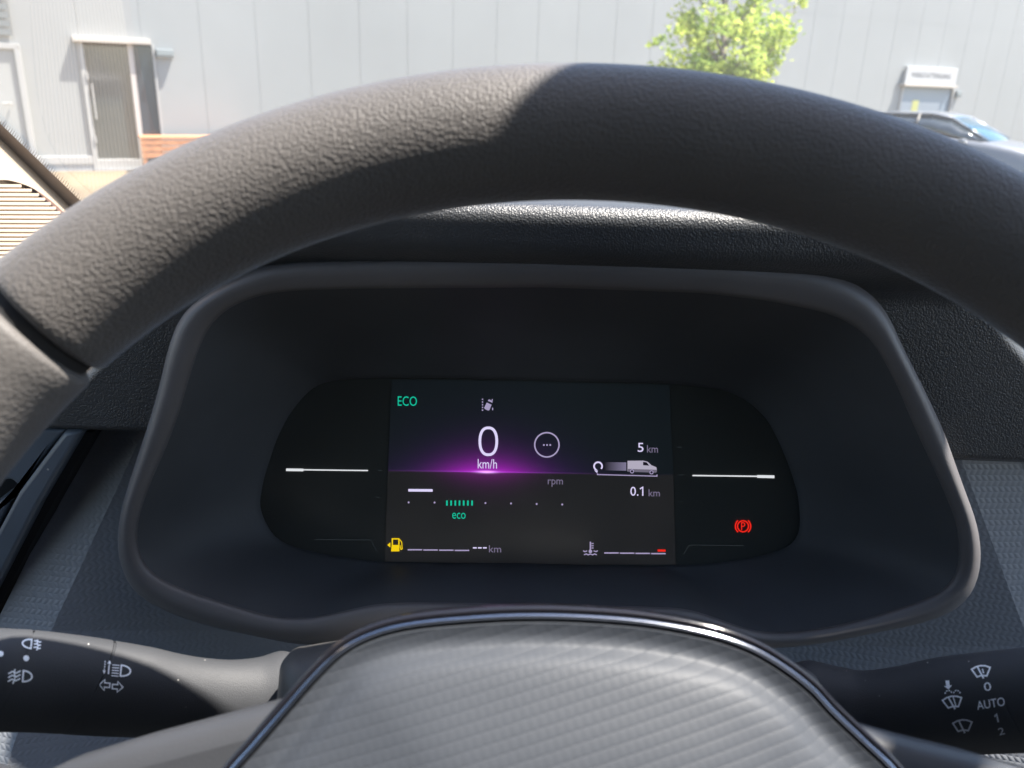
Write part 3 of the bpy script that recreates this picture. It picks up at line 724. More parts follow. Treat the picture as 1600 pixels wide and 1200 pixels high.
# display glow
def display_mat():
    m, T, N, L, B = nt('display'); B.inputs['Base Color'].default_value = (.040, .043, .040, 1); B.inputs['Roughness'].default_value = .25; B.inputs['Specular IOR Level'].default_value = .35
    tc = N.new('ShaderNodeTexCoord'); sp = N.new('ShaderNodeSeparateXYZ'); L.new(tc.outputs['Object'], sp.inputs[0])
    inv = cl_m.inverted(); c = inv @ hl(760, 738.5); c2 = inv @ hl(860, 740)
    sl_ = (c2.y - c.y) / (c2.x - c.x)
    X = math_node(N, L, 'SUBTRACT', sp.outputs['X'], c.x); Y = math_node(N, L, 'SUBTRACT', math_node(N, L, 'SUBTRACT', sp.outputs['Y'], c.y), math_node(N, L, 'MULTIPLY', X, sl_))
    k = (inv @ hl(861, 739)).x - c.x; k /= 101
    ax = math_node(N, L, 'ABSOLUTE', X); ay = math_node(N, L, 'ABSOLUTE', Y)
    abv = math_node(N, L, 'GREATER_THAN', Y, 0.0)
    def ex(vx, w_): return math_node(N, L, 'EXPONENT', math_node(N, L, 'MULTIPLY', vx, -1 / (w_ * k)))
    def gs(vx, w_): return math_node(N, L, 'EXPONENT', math_node(N, L, 'MULTIPLY', math_node(N, L, 'POWER', math_node(N, L, 'DIVIDE', vx, w_ * k), 2.0), -1.0))
    up1 = math_node(N, L, 'MULTIPLY', math_node(N, L, 'MULTIPLY', gs(ax, 60), ex(ay, 13)), math_node(N, L, 'MULTIPLY_ADD', abv, .72, .28))
    up2 = math_node(N, L, 'MULTIPLY', math_node(N, L, 'MULTIPLY', gs(ax, 110), ex(ay, 26)), abv)
    line = math_node(N, L, 'MULTIPLY', ex(ax, 60), gs(ay, 1.0)); core = math_node(N, L, 'MULTIPLY', gs(ax, 14), gs(ay, 2.0))
    def vec(col, f_):
        x = N.new('ShaderNodeVectorMath'); x.operation = 'SCALE'; x.inputs[0].default_value = col; L.new(f_, x.inputs['Scale']); return x.outputs[0]
    def add(a, b_):
        x = N.new('ShaderNodeVectorMath'); x.operation = 'ADD'; L.new(a, x.inputs[0]); L.new(b_, x.inputs[1]); return x.outputs[0]
    below = math_node(N, L, 'SUBTRACT', 1.0, abv)
    wv = N.new('ShaderNodeTexNoise'); wv.inputs['Scale'].default_value = 22; wv.inputs['Detail'].default_value = 1; L.new(tc.outputs['Object'], wv.inputs['Vector'])
    bl = math_node(N, L, 'MULTIPLY', below, math_node(N, L, 'MULTIPLY_ADD', wv.outputs['Fac'], 1.0, .35))
    cmb = add(add(add(vec((.40, .005, .44), up1), vec((.045, .006, .11), up2)), add(vec((.28, .05, .45), line), vec((.75, .45, .9), core))), add(vec((.0085, .0070, .0070), bl), vec((.0008, .0022, .0038), abv)))
    L.new(cmb, B.inputs['Emission Color']); B.inputs['Emission Strength'].default_value = 1 / 2 ** EV
    return m
sp_ = [(613, 592), (1048, 598), (1052, 886), (604, 880)]
sp_ = [(612, 594), (700, 594), (820, 597), (950, 600), (1046, 602), (1052, 740), (1056, 882), (902, 882), (820, 880), (700, 879), (601, 877), (606, 740)]
mesh('screen', [hl(a, b_, -.0021) for a, b_ in sp_], [tuple(range(len(sp_)))], display_mat(), clu, smooth=False)

# --- display drawing
g_grn = glow('glow_green', (20, 190, 155)); g_wht = glow('glow_white', (222, 214, 250)); g_dim = glow('glow_dim', (120, 112, 138)); g_mid = glow('glow_mid', (165, 155, 190))
g_yel = glow('glow_yellow', (245, 208, 20)); g_red = glow('glow_red', (245, 40, 28)); g_fnt = glow('glow_faint', (42, 48, 52)); g_line = glow('glow_line', (225, 228, 232))
LW = 1.0
class Ink:
    def __init__(s): s.v = []; s.f = []
    def poly(s, pts): n = len(s.v); s.v += list(pts); s.f.append(tuple(range(n, n + len(pts)))); return s
    def line(s, pts, w_, closed=False):
        n = len(pts); base = len(s.v); w_ = w_ * LW
        for i in range(n):
            a = pts[i - 1] if (closed or i) else pts[i]; c = pts[(i + 1) % n] if (closed or i < n - 1) else pts[i]; p = pts[i]
            def nm(u, v_):
                d = math.hypot(v_[0] - u[0], v_[1] - u[1]) or 1; return (-(v_[1] - u[1]) / d, (v_[0] - u[0]) / d)
            n1 = nm(a, p) if a != p else nm(p, c); n2 = nm(p, c) if c != p else n1
            mx, my = n1[0] + n2[0], n1[1] + n2[1]; q = max(.6, (mx * mx + my * my) / 2) ; mx, my = mx / q, my / q
            s.v += [(p[0] + mx * w_ / 2, p[1] + my * w_ / 2), (p[0] - mx * w_ / 2, p[1] - my * w_ / 2)]
        for i in range(n if closed else n - 1):
            j_ = (i + 1) % n; s.f.append((base + 2 * i, base + 2 * j_, base + 2 * j_ + 1, base + 2 * i + 1))
        return s
    def arc(s, c, r_, w_, a0=0, a1=360, n=28, ry=None):
        ry = ry or r_; cl = abs(a1 - a0) >= 360
        return s.line([(c[0] + r_ * math.cos(rad(a0 + (a1 - a0) * k / n)), c[1] + ry * math.sin(rad(a0 + (a1 - a0) * k / n))) for k in range(n if cl else n + 1)], w_, cl)
    def rect(s, x0, y0, x1, y1, sk=0): return s.poly([(x0, y0), (x1, y0 + sk), (x1, y1 + sk), (x0, y1)])
    def disc(s, c, r_, n=12): return s.poly([(c[0] + r_ * math.cos(6.2832 * k / n), c[1] + r_ * math.sin(6.2832 * k / n)) for k in range(n)])
    def text(s, body, x0, y0, x1, y1, sk=.014):
        v, f = text_mesh(body); n = len(s.v)
        s.v += [(x0 + (x1 - x0) * a + 0 * sk, y1 - (y1 - y0) * b_ + (x1 - x0) * a * sk) for a, b_ in v]; s.f += [tuple(i + n for i in q) for q in f]; return s
    def xf(s, fn): s.v = [fn(p) for p in s.v]; return s
    def on_screen(s, name, mat, off=-.0015): return mesh(name, [hl(a, b_, off) for a, b_ in s.v], s.f, mat, clu, smooth=False)
Ink().text('ECO', 621.5, 619, 651.5, 634).on_screen('eco_lamp', g_grn)
Ink().text('eco', 706.5, 801, 727.5, 810.5).on_screen('eco_text', g_grn)
ik = Ink()
for k in range(7): ik.rect(697 + k * 6.55, 782, 699.6 + k * 6.55, 790)
ik.on_screen('eco_zone', g_grn)
# speed
n0 = [(763 + 13.2 * math.copysign(abs(math.cos(t)) ** .82, math.cos(t)), 689.5 + 21 * math.copysign(abs(math.sin(t)) ** .9, math.sin(t))) for t in [6.2832 * k / 48 for k in range(48)]]
Ink().line(n0, 4.2, True).on_screen('speed_digit', g_wht)
Ink().text('km/h', 746.5, 717, 776.5, 732).on_screen('speed_unit', g_wht)
ik = Ink().arc((854.5, 695), 19, 2.2, n=48)
for k in (-5, 0, 5): ik.rect(853.5 + k, 694, 856 + k, 696.5)
ik.on_screen('gear_ring', g_mid)
Ink().text('rpm', 856, 749, 879.5, 760.5).on_screen('rev_text', g_dim)
Ink().rect(638, 764, 676, 768, .3).on_screen('rev_bar', g_wht)
for xx, yy in ((638.5, 785), (679, 785.2), (758.5, 786), (798.5, 786.7), (838.5, 787.5), (878.5, 788.3)): Ink().disc((xx, yy), 1.5).on_screen('rev_dot', g_mid)
# lane icon
ik = Ink()
for k in range(5): ik.rect(753, 623 + k * 4.2, 755, 625 + k * 4.2)
ca, sa_ = math.cos(rad(24)), math.sin(rad(24))
def rr_(p): x_, y_ = p; return (763.5 + x_ * ca - y_ * sa_, 632.5 + x_ * sa_ + y_ * ca)
ik.poly([rr_(p) for p in ((-4, -5.2), (-3, -8), (3, -8), (4, -5.2))]); ik.poly([rr_(p) for p in ((-4.2, -2), (4.2, -2), (4.4, 7), (3, 8.5), (-3, 8.5), (-4.4, 7))]); ik.rect(768.5, 623.5, 770, 626); ik.rect(769, 637, 770.5, 641)
ik.on_screen('lane_lamp', g_mid)
# fuel
ik = Ink(); ik.poly([(605, 851.5), (610, 847.5), (610, 855.5)])
ik.poly([(612, 851.5), (624, 851.5), (624, 861.5), (611, 861.5)]); ik.line([(613, 851.4), (613, 842), (623.3, 842), (623.3, 851.4)], 2)
ik.line([(624.6, 843), (627.6, 847), (628.4, 857.5), (626.6, 858.6), (625.4, 855), (625.2, 852)], 1.4); ik.on_screen('fuel_lamp', g_yel)
def segs(xs, y, col, nm, sk=0):
    ik = Ink()
    for k, a in enumerate(xs): ik.rect(a, y + k * .35, a + 22.6, y + 2 + k * .35)
    ik.on_screen(nm, col)
segs((637, 661.5, 686, 710.5), 858, g_mid, 'fuel_bar')
ik = Ink()
for a in (739, 746.8, 754.6): ik.rect(a, 855, a + 5.8, 857)
ik.on_screen('range_dashes', g_wht); Ink().text('km', 764, 852, 783, 863).on_screen('range_unit', g_dim)
# coolant
ik = Ink(); ik.line([(922.5, 846.5), (922.5, 860)], 2); ik.disc((922.5, 861.5), 2.8)
for yy in (848.5, 852, 855.5): ik.rect(924, yy, 927.5, yy + 1.5)
for (xa, yy) in ((911, 861), ): ik.line([(911, 860.5), (914, 862), (917.5, 860.6)], 1.6); ik.line([(927.5, 860.6), (931, 862), (934, 860.5)], 1.6)
ik.line([(912.5, 867), (916, 865.4), (919, 867), (922.5, 865.6), (926, 867), (929, 865.4), (932.5, 867)], 1.6); ik.on_screen('coolant_lamp', g_mid)
segs((944, 968.5, 993, 1017.5), 863, g_mid, 'coolant_bar'); Ink().rect(1027.5, 858.5, 1040, 861.8, .2).on_screen('coolant_limit', g_red)
# trip
Ink().text('5', 996.5, 692, 1005.5, 706).on_screen('trip_figure', g_wht); Ink().text('km', 1011, 695.5, 1028, 707).on_screen('trip_unit', g_dim)
Ink().text('0.', 985, 760.5, 997.5, 774.5).on_screen('trip_figure', g_wht); Ink().line([(1000, 764), (1004.3, 761.2), (1004.3, 774.6)], 2.0).on_screen('trip_figure', g_wht); Ink().text('km', 1013.5, 764.5, 1031, 775.5).on_screen('trip_unit', g_dim)
Ink().line([(933.5, 739.5), (933.5, 741.5), (1026.5, 744), (1026.5, 741.5)], 1.5).on_screen('trip_bracket', g_mid)
ik = Ink().arc((934.5, 728.5), 6.3, 2.4, 130, 400, 18); ik.poly([(929, 735.5), (929.6, 731.4), (934, 735.0)]); ik.poly([(929.2, 736), (934, 735.6), (933, 739)]); ik.on_screen('trip_reset_icon', g_wht)
for k in range(8): pass
def trail_mat():
    m, T, N, L, B = nt('trail'); B.inputs['Base Color'].default_value = (0, 0, 0, 1)
    tc = N.new('ShaderNodeTexCoord'); sp = N.new('ShaderNodeSeparateXYZ'); L.new(tc.outputs['Object'], sp.inputs[0]); inv = cl_m.inverted()
    r = N.new('ShaderNodeMapRange'); r.inputs['From Min'].default_value = (inv @ hl(944, 730)).x; r.inputs['From Max'].default_value = (inv @ hl(979, 730)).x; r.inputs['To Min'].default_value = .02; L.new(sp.outputs['X'], r.inputs['Value'])
    B.inputs['Emission Color'].default_value = (.20, .18, .28, 1); L.new(math_node(N, L, 'MULTIPLY', r.outputs[0], 1 / 2 ** EV), B.inputs['Emission Strength']); return m
Ink().poly([(944, 722), (978.5, 722.5), (978.5, 735.5), (944, 735)]).on_screen('van_trail', trail_mat())
g_van = glow('glow_van', (176, 170, 188)); g_van2 = glow('glow_van_low', (110, 105, 122)); g_drk = glow('glow_dark', (22, 20, 30))
Ink().poly([(980.5, 720), (1005, 719.8), (1012, 721.5), (1018, 727), (1025.5, 730), (1026.5, 736), (1025, 738.2), (980.5, 736.5)]).on_screen('van_picture', g_van, -.0014)
ik = Ink().poly([(981, 732.6), (1026, 734), (1026.5, 736.5), (1025, 738.6), (981, 737)]); ik.on_screen('van_picture_sill', g_van2, -.0013)
Ink().poly([(1004.8, 721.5), (1010.5, 722.5), (1014.5, 727.5), (1004.8, 727)]).on_screen('van_picture_window', g_drk, -.0012)
ik = Ink().disc((987.5, 736.5), 3.6, 16).disc((1018, 738), 3.6, 16); ik.on_screen('van_picture_wheels', g_drk, -.0012)
ik = Ink().arc((987.5, 736.5), 2.6, 1.3, n=16).arc((1018, 738), 2.6, 1.3, n=16); ik.on_screen('van_picture_rims', g_mid, -.0011)
# side gauges
Ink().poly([(447, 732), (474, 732.3), (474, 733.1), (575, 734.3), (575, 736.2), (474, 735), (474, 736.4), (447, 736)]).on_screen('side_gauge', g_line)
Ink().poly([(1082, 742), (1183, 743.2), (1183, 742.3), (1210, 742.8), (1210, 747.2), (1183, 746.6), (1183, 745.3), (1082, 744)]).on_screen('side_gauge', g_line)
for (a, b_) in ((594, 691.5), (590, 734.5), (587, 776.5), (1058, 698.5), (1060, 741.5), (1062, 783.5)): Ink().rect(a, b_, a + 7.5, b_ + 1.1).on_screen('gauge_tick', g_fnt)
Ink().line([(492, 843), (579, 843.5), (589, 862)], 1.1).on_screen('gauge_border', g_fnt); Ink().line([(1068, 866), (1077, 851.5), (1162, 852.5)], 1.1).on_screen('gauge_border', g_fnt)
ik = Ink().arc((1161, 822.3), 8.6, 2.0, n=30).arc((1161, 822.3), 12, 2.0, -50, 50, 12).arc((1161, 822.3), 12, 2.0, 130, 230, 12)
ik.text('P', 1158, 816, 1164.6, 828.5); ik.on_screen('parking_brake_lamp', g_red)

# steering wheel -----------------------------------------------
WT = rad(33.06); WC = V((.0203, .1221, 1.6402))
wm = Matrix((V((1, 0, 0)), V((0, math.sin(WT), math.cos(WT))), V((0, -math.cos(WT), math.sin(WT))))).transposed().to_4x4(); wm.translation = WC
whl = empty('steering_wheel', mat=wm); tag(whl, 'black leather steering wheel with ribbed grey hub in the foreground', 'steering wheel')
WNn = V((0, -math.cos(WT), math.sin(WT))); wmi = wm.inverted()
def hwp(px, py, off=0): return wmi @ hit(px, py, WC + WNn * off, WNn)     # local wheel coordinates
def RR(t): return .178 * (1 - .009 * math.cos(4 * (t - math.pi / 2)))
def rimseg(name, t0, t1, a, mat, parent, n, er=.0022, n2=56):
    rs = []; ts = [t0 + (t1 - t0) * k / n for k in range(n + 1)]
    ends = [0, .0004, .001, .0018, .003]
    def prof(s): # rounded ends
        return a if s > er else a - er * (1 - math.sqrt(max(0, 1 - (1 - s / er) ** 2)))
    tt = [t0 + e / .178 for e in ends[:-1]] + [t for t in ts if t0 + .003 / .178 < t < t1 - .003 / .178] + [t1 - e / .178 for e in ends[-2::-1]]
    for t in tt:
        s = min(t - t0, t1 - t) * .178; r_ = prof(s); c = V((math.cos(t), math.sin(t), 0)); R_ = RR(t)
        rs.append([c * (R_ + r_ * math.cos(q)) + V((0, 0, r_ * math.sin(q))) for q in [2 * math.pi * k / n2 for k in range(n2)]])
    v, f = rings(rs, True, True, True)
    return mesh(name, v, f, mat, parent, world=False, auto=75)
sm = hwp(72, 520); ts = math.atan2(sm.y, sm.x)      # seam on the left
gap = .0016 / .178
rimseg('rim', math.pi - ts + gap, ts - gap, .0166, m_rim, whl, 150)
rimseg('rim_grip', ts + gap, math.pi * 1.5 - .22, .0171, m_rim2, whl, 60)
rimseg('rim_grip', math.pi * 1.5 + .22, math.pi * 2 + math.pi - ts - gap, .0171, m_rim2, whl, 60)
rimseg('rim_lower', math.pi * 1.5 - .21, math.pi * 1.5 + .21, .0166, m_rim, whl, 30)
rs = [[V((math.cos(t) * (RR(t) + .0145 * math.cos(q)), math.sin(t) * (RR(t) + .0145 * math.cos(q)), .0145 * math.sin(q))) for q in [2 * math.pi * k / 24 for k in range(24)]] for t in [2 * math.pi * k / 160 for k in range(161)]]
v, f = rings(rs); mesh('rim_core', v, f, m_gap, whl, world=False)
# hub
HZo = -.010
Hpx = [(399, 1160), (444, 1108), (490, 1056), (535, 1014), (587, 988), (652, 973), (750, 964), (828, 961), (913, 963), (1010, 971), (1108, 989), (1173, 1011), (1225, 1041), (1270, 1076), (1303, 1111), (1348, 1154), (1395, 1199)]
hp_ = [hwp(a, b_, HZo) for a, b_ in Hpx]; hp_ = [(p.x, p.y) for p in hp_]
e_ = [hwp(a, b_, HZo) for a, b_ in ((1436, 1252), (1466, 1320), (300, 1325), (322, 1262), (357, 1208))]; e_ = [(p.x, p.y) for p in e_]
xr, xl = e_[1][0], e_[2][0]
hub = hp_ + e_[:2] + [(xr - .002, -.035), (xr - .030, -.064), (.0, -.076), (xl + .030, -.064), (xl + .002, -.035)] + e_[2:]
hub = catmull(hub, 8, True); hc = (.002, -.005)
def hring(s, z): return [V((hc[0] + (p[0] - hc[0]) * s, hc[1] + (p[1] - hc[1]) * s, z)) for p in hub]
def hoff(d, z):   # inward offset d metres
    out = []; n = len(hub)
    for i in range(n):
        a, c = hub[i - 1], hub[(i + 1) % n]; tx, ty = c[0] - a[0], c[1] - a[1]; L_ = math.hypot(tx, ty) or 1
        nx, ny = ty / L_, -tx / L_
        if nx * (hub[i][0] - hc[0]) + ny * (hub[i][1] - hc[1]) < 0: nx, ny = -nx, -ny
        out.append(V((hub[i][0] - nx * d, hub[i][1] - ny * d, z)))
    return out
rs = [hoff(.0012, HZo - .006), hoff(.0013, HZo - .001), hoff(.0018, HZo + .0006), hoff(.004, HZo - .0002), hoff(.0062, HZo - .0004), hoff(.0072, HZo + .0004), hoff(.0085, HZo + .0020), hoff(.0098, HZo + .0032), hoff(.0115, HZo + .0042)]
b0 = rs[-1]
for s, z in ((.93, .0052), (.8, .0075), (.6, .0100), (.4, .0118), (.2, .0128), (.02, .0131)):
    rs.append([V((hc[0] + (p.x - hc[0]) * s, hc[1] + (p.y - hc[1]) * s, HZo + z)) for p in b0])
v, f = rings(rs, True, False, True); mesh('hub_pad', v, f, m_hub, whl, world=False, auto=60)
def band(name, d0, d1, z, h, mat, n=10):
    rs = []
    for k in range(n + 1):
        t = k / n; rs.append(hoff(d0 + (d1 - d0) * t, z + h * math.sin(math.pi * t)))
    v, f = rings(rs); return mesh(name, v, f, mat, whl, world=False)
band('chrome_ring', .0009, -.0006, HZo, .0009, m_chrome)
rs = [hoff(-.0006, HZo - .0004), hoff(-.0014, HZo + .0003), hoff(-.0020, HZo - .0010), hoff(-.0023, HZo - .004), hoff(-.002, HZo - .022)]
v, f = rings(rs); mesh('hub_surround', v, f, m_gloss, whl, world=False)
rs = [hoff(.004, HZo - .006), hoff(-.001, HZo - .006), hoff(0, HZo - .02)]; v, f = rings(rs, True, True); mesh('hub_base', v, f, m_gap, whl, world=False)
# spokes
def spoke(pxs, side):
    z = -.020; a = [hwp(p[0], p[1], z) for p in pxs]
    a = [(p.x, p.y) for p in a]
    pts = a + ([(-.168, .022), (-.172, -.02), (-.168, -.05), (-.06, -.062), (0, -.06)] if side < 0 else [(.170, .020), (.174, -.02), (.168, -.05), (.06, -.062), (.01, -.06)])
    base = pts; n = len(pts); cx = sum(p[0] for p in pts) / n; cy = sum(p[1] for p in pts) / n
    x = MB(); x.prism([V((p[0], p[1], z - .02)) for p in pts], V((0, 0, .02)))
    x.build('spoke', m_spoke, whl, world=False, smooth=True, auto=40, bevel=.006, rec=True)
spoke([(700, 1075), (520, 1085), (448, 1096), (330, 1128), (210, 1160), (90, 1196), (10, 1235)], -1)
spoke([(1100, 1085), (1300, 1120), (1365, 1141), (1440, 1162), (1540, 1186), (1640, 1215), (1700, 1250)], 1)

# steering column shroud ----------------------------------------
shr = empty('column_shroud', WC - WNn * .08); tag(shr, 'matt grey steering column cover behind the hub', 'column cover')
rs = []
for (z, k, drop) in ((-.078, .88, .0065), (-.084, .94, .0022), (-.094, .98, .0005), (-.107, 1.0, 0), (-.114, 1.0, .0012), (-.14, .97, .0085), (-.24, .92, .024)):
    pr = []
    for i in range(41):
        x_ = -.084 + .168 * i / 40; pr.append((x_, .0496 - .0112 * (x_ / .092) ** 2))
    yc = pr[-1][1]
    cr_ = [(.084 + .006 * math.sin(rad(a)), yc - .006 + .006 * math.cos(rad(a))) for a in range(10, 91, 10)]
    pr = pr + cr_ + [(.090, -.02), (.076, -.065), (0, -.078), (-.076, -.065), (-.090, -.02)] + [(-a, b_) for a, b_ in cr_[::-1]]
    rs.append([wm @ V((-.0045 + a * k, b_ - drop, z)) for a, b_ in pr])
v, f = rings(rs, True, True, True); mesh('shell', v, f, m_shroud, shr, auto=50)

# stalks ---------------------------------------------------------
def stalk_piece(name, spine, parent, mat, n=48, sl=.29):
    """spine: list of (px, py centre, radius px, depth, squash)"""
    spine = [(a, b_, r_, .262 + .046 * max(0, 1 - abs((a - 450) if a < 800 else (a - 1260)) / 450), s_) for a, b_, r_, d, s_ in spine]
    pts = [at(a, b_, d) for a, b_, r_, d, s_ in spine]; rs = []
    for i, (a, b_, r_, d, s_) in enumerate(spine):
        t = (pts[min(i + 1, len(pts) - 1)] - pts[max(i - 1, 0)]).normalized()
        u_ = (up - t * up.dot(t)).normalized(); w_ = t.cross(u_); R_ = r_ / FPX * d
        rs.append([pts[i] + u_ * (R_ * math.cos(q)) + w_ * (R_ * s_ * math.sin(q)) for q in [2 * math.pi * k / n for k in range(n)]])
        sd_ = (1 if a < 800 else -1) * sl * max(0, min(1, (400 - a) / 200 if a < 800 else (a - 1320) / 200))
        rs[-1] = [p + rt * (sd_ * (p - pts[i]).dot(up)) for p in rs[-1]]
    v, f = rings(rs, True, True, True); return mesh(name, v, f, mat, parent, auto=60, rec=True)
def dense(pts, per=6): return [(a, b_, c, None, e) for a, b_, c, d, e in catmull([(p[0], p[1], p[2], 0, p[4]) for p in pts], per)]
DS = .262
stL = empty('light_stalk', at(440, 1075, .305)); tag(stL, 'black light stalk left of the hub with fog lamp and headlamp symbols', 'control stalk')
basL = stalk_piece('stalk_arm', dense([(139, 1073, 69, None, .8), (143, 1073.5, 70, None, .8), (200, 1080, 67, None, .8), (250, 1086, 63, None, .8), (300, 1090, 60, None, .8), (350, 1092, 59, None, .8), (400, 1091, 62, None, .85), (434, 1088, 68, None, .9), (438, 1088, 65, None, .9)]), stL, m_plastic)
rngL = stalk_piece('stalk_ring', dense([(13, 1063, 74, None, .8), (16, 1063, 76, None, .8), (80, 1067, 73, None, .8), (133, 1072, 70.5, None, .8), (136, 1072, 69, None, .8)]), stL, m_plastic)
knbL = stalk_piece('stalk_knob', dense([(-150, 1060, 60, None, .8), (-145, 1060, 72, None, .8), (-60, 1060, 77, None, .8), (5, 1062, 76.5, None, .8), (9, 1062, 74, None, .8)]), stL, m_plastic)
stalk_piece('stalk_core', dense([(-100, 1060, 60, None, .8), (11, 1063, 70, None, .8), (138, 1073, 65, None, .8), (250, 1086, 45, None, .8), (350, 1090, 40, None, .8), (480, 1087, 50, None, .8)]), stL, m_gap, 24)
stalk_piece('collar', dense([(445, 1087, 52, None, .9), (447, 1087, 58, None, .9), (462, 1087, 58, None, .9), (464, 1087, 55, None, .9), (500, 1087, 52, None, .9)]), stL, m_plastic)
stR = empty('wiper_stalk', at(1290, 1100, DS)); tag(stR, 'black wiper stalk right of the hub marked 0, AUTO, 1 and 2', 'control stalk')
basR = stalk_piece('stalk_arm', dense([(1262, 1102, 62, None, .8), (1268, 1102, 68, None, .8), (1310, 1107, 64, None, .8), (1360, 1112, 62, None, .8), (1430, 1110, 67, None, .8), (1500, 1102, 72, None, .8), (1574, 1096, 75, None, .8), (1578, 1096, 74, None, .8)]), stR, m_plastic)
rngR = stalk_piece('stalk_ring', dense([(1582, 1095, 73, None, .8), (1586, 1095, 75, None, .8), (1660, 1088, 76, None, .8), (1750, 1082, 74, None, .8), (1756, 1082, 60, None, .8)]), stR, m_plastic)
stalk_piece('stalk_core', dense([(1200, 1095, 45, None, .8), (1300, 1105, 45, None, .8), (1430, 1108, 50, None, .8), (1580, 1096, 69, None, .8), (1650, 1089, 68, None, .8)]), stR, m_gap, 24)
def bvh(o):
    M_ = mw(o); me = o.data; return BVHTree.FromPolygons([M_ @ v_.co for v_ in me.vertices], [tuple(p.vertices) for p in me.polygons])
def stamp(ink, name, target, mat=m_mark):
    # cut long faces so that the print follows the round surface
    bm = bmesh.new(); vs = [bm.verts.new((a, b_, 0)) for a, b_ in ink.v]
    for q in ink.f:
        try: bm.faces.new([vs[i] for i in q])
        except ValueError: pass
    bmesh.ops.triangulate(bm, faces=bm.faces); bmesh.ops.subdivide_edges(bm, edges=[e for e in bm.edges if e.calc_length() > 5], cuts=2)
    T_ = [bvh(o) for o in (rngL, knbL, basL, basR, rngR)]; out = []
    for v_ in bm.verts:
        d = ray(v_.co.x, v_.co.y).normalized(); hs = [q[0] for q in (t_.ray_cast(EYE, d) for t_ in T_) if q[0] is not None]
        loc = min(hs, key=lambda q: (q - EYE).length) if hs else EYE + d * DS
        out.append(loc - d * .00018)
    bm.verts.index_update(); fs = [tuple(v_.index for v_ in q.verts) for q in bm.faces]; bm.free()
    return mesh(name, out, fs, mat, target, smooth=True)
def rotate(ink, c, deg):
    ca, sa_ = math.cos(rad(deg)), math.sin(rad(deg)); return ink.xf(lambda p: (c[0] + (p[0] - c[0]) * ca - (p[1] - c[1]) * sa_, c[1] + (p[0] - c[0]) * sa_ + (p[1] - c[1]) * ca))
LW = 1.25
# rear fog lamp
def lampD(ik, cx, cy, w_, h_, flip=1, lw=2.0):
    pts = [(cx, cy - h_ / 2)] + [(cx + flip * w_ * math.sin(rad(a)), cy - h_ / 2 * math.cos(rad(a))) for a in range(15, 180, 15)] + [(cx, cy + h_ / 2)]
    return ik.line(pts, lw, True)
ik = lampD(Ink(), 49, 1006, 14, 14, -1)
for k in (-5, 0, 5): ik.line([(53, 1006 + k), (57, 1005 + k), (61, 1007 + k), (64, 1006 + k)], 1.7)
ik.line([(58.5, 998), (57.5, 1002), (59.5, 1007), (58.5, 1015)], 1.6); rotate(ik, (48, 1006), 6); stamp(ik, 'fog_symbol', rngL)
stamp(Ink().disc((41, 1028.5), 4.6, 20), 'dot_mark', rngL); stamp(Ink().disc((1, 1021.5), 4.6, 20), 'dot_mark', knbL)
ik = lampD(Ink(), 36, 1056, 14, 17, 1)
for k in (-6, 0, 6): ik.line([(13, 1060 + k), (19, 1056 + k), (25, 1058 + k), (32, 1054 + k)], 1.8)
ik.line([(23, 1046), (21.5, 1051), (24, 1058), (21, 1069)], 1.7); rotate(ik, (30, 1056), 4); stamp(ik, 'fog_symbol', rngL)
ik = lampD(Ink(), 189, 1047, 15, 17, 1)
for k in range(5): ik.rect(175, 1038.5 + k * 4.2, 186, 1040 + k * 4.2)
ik.line([(170, 1054), (170, 1036)], 1.5); ik.poly([(167, 1038), (170, 1032), (173, 1038)]); 
for k in range(4): ik.rect(162.5, 1034 + k * 4, 164, 1036.4 + k * 4)
ik.poly([(160.5, 1049), (166, 1049), (163.3, 1054.5)]); rotate(ik, (180, 1046), 5); stamp(ik, 'headlamp_symbol', basL)
def arrow(ik, x0, x1, cy, h_):
    m_ = x0 + (x1 - x0) * .5; ik.line([(x0, cy), (m_, cy - h_), (m_, cy - h_ * .4), (x1, cy - h_ * .4), (x1, cy + h_ * .4), (m_, cy + h_ * .4), (m_, cy + h_)], 1.5, True); return ik
ik = Ink(); arrow(ik, 155, 171.5, 1071, 8.5); arrow(ik, 192, 175.5, 1072.5, 8.5); rotate(ik, (173, 1072), 4); stamp(ik, 'indicator_symbol', basL)
# wiper symbols
def screen_icon(cx, cy, s, deg, extra=None):
    ik = Ink(); a = [(cx + s * math.cos(rad(t)), cy + s * .95 + s * 1.5 * math.sin(rad(t)) + s * .0) for t in range(-140, -39, 10)]
    top = [(cx - s * 1.0, cy - s * .25), (cx - s * .5, cy - s * .48), (cx, cy - s * .55), (cx + s * .5, cy - s * .48), (cx + s * 1.0, cy - s * .25), (cx + s * .55, cy + s * .62), (cx, cy + s * .5), (cx - s * .5, cy + s * .62)]
    ik.line(top, 1.9, True); ik.line([(cx - s * .35, cy - s * .45), (cx + s * .18, cy + s * .85)], 2.0)
    return rotate(ik, (cx, cy), deg)
ik = screen_icon(1533, 1048, 14.5, -6); ik.line([(1535, 1045), (1537, 1052)], 1.4); stamp(ik, 'wiper_symbol', basR)
stamp(rotate(Ink().text('0', 1537.5, 1066, 1548.5, 1079.5, 0), (1543, 1073), -10), 'wiper_text', basR)
stamp(rotate(Ink().text('AUTO', 1526, 1092.5, 1570, 1106, 0), (1548, 1099), -9), 'wiper_text', basR)
stamp(rotate(Ink().line([(1554.5, 1119), (1558.5, 1116), (1558.5, 1128.5)], 2.0), (1558, 1122), -12), 'wiper_text', basR, plain('dim_print', (.62, .64, .68), .6))
stamp(rotate(Ink().text('2', 1560, 1137, 1569, 1148, 0), (1565, 1142), -14), 'wiper_text', basR, bpy.data.materials['dim_print'])
ik = screen_icon(1488, 1096, 15, -8)
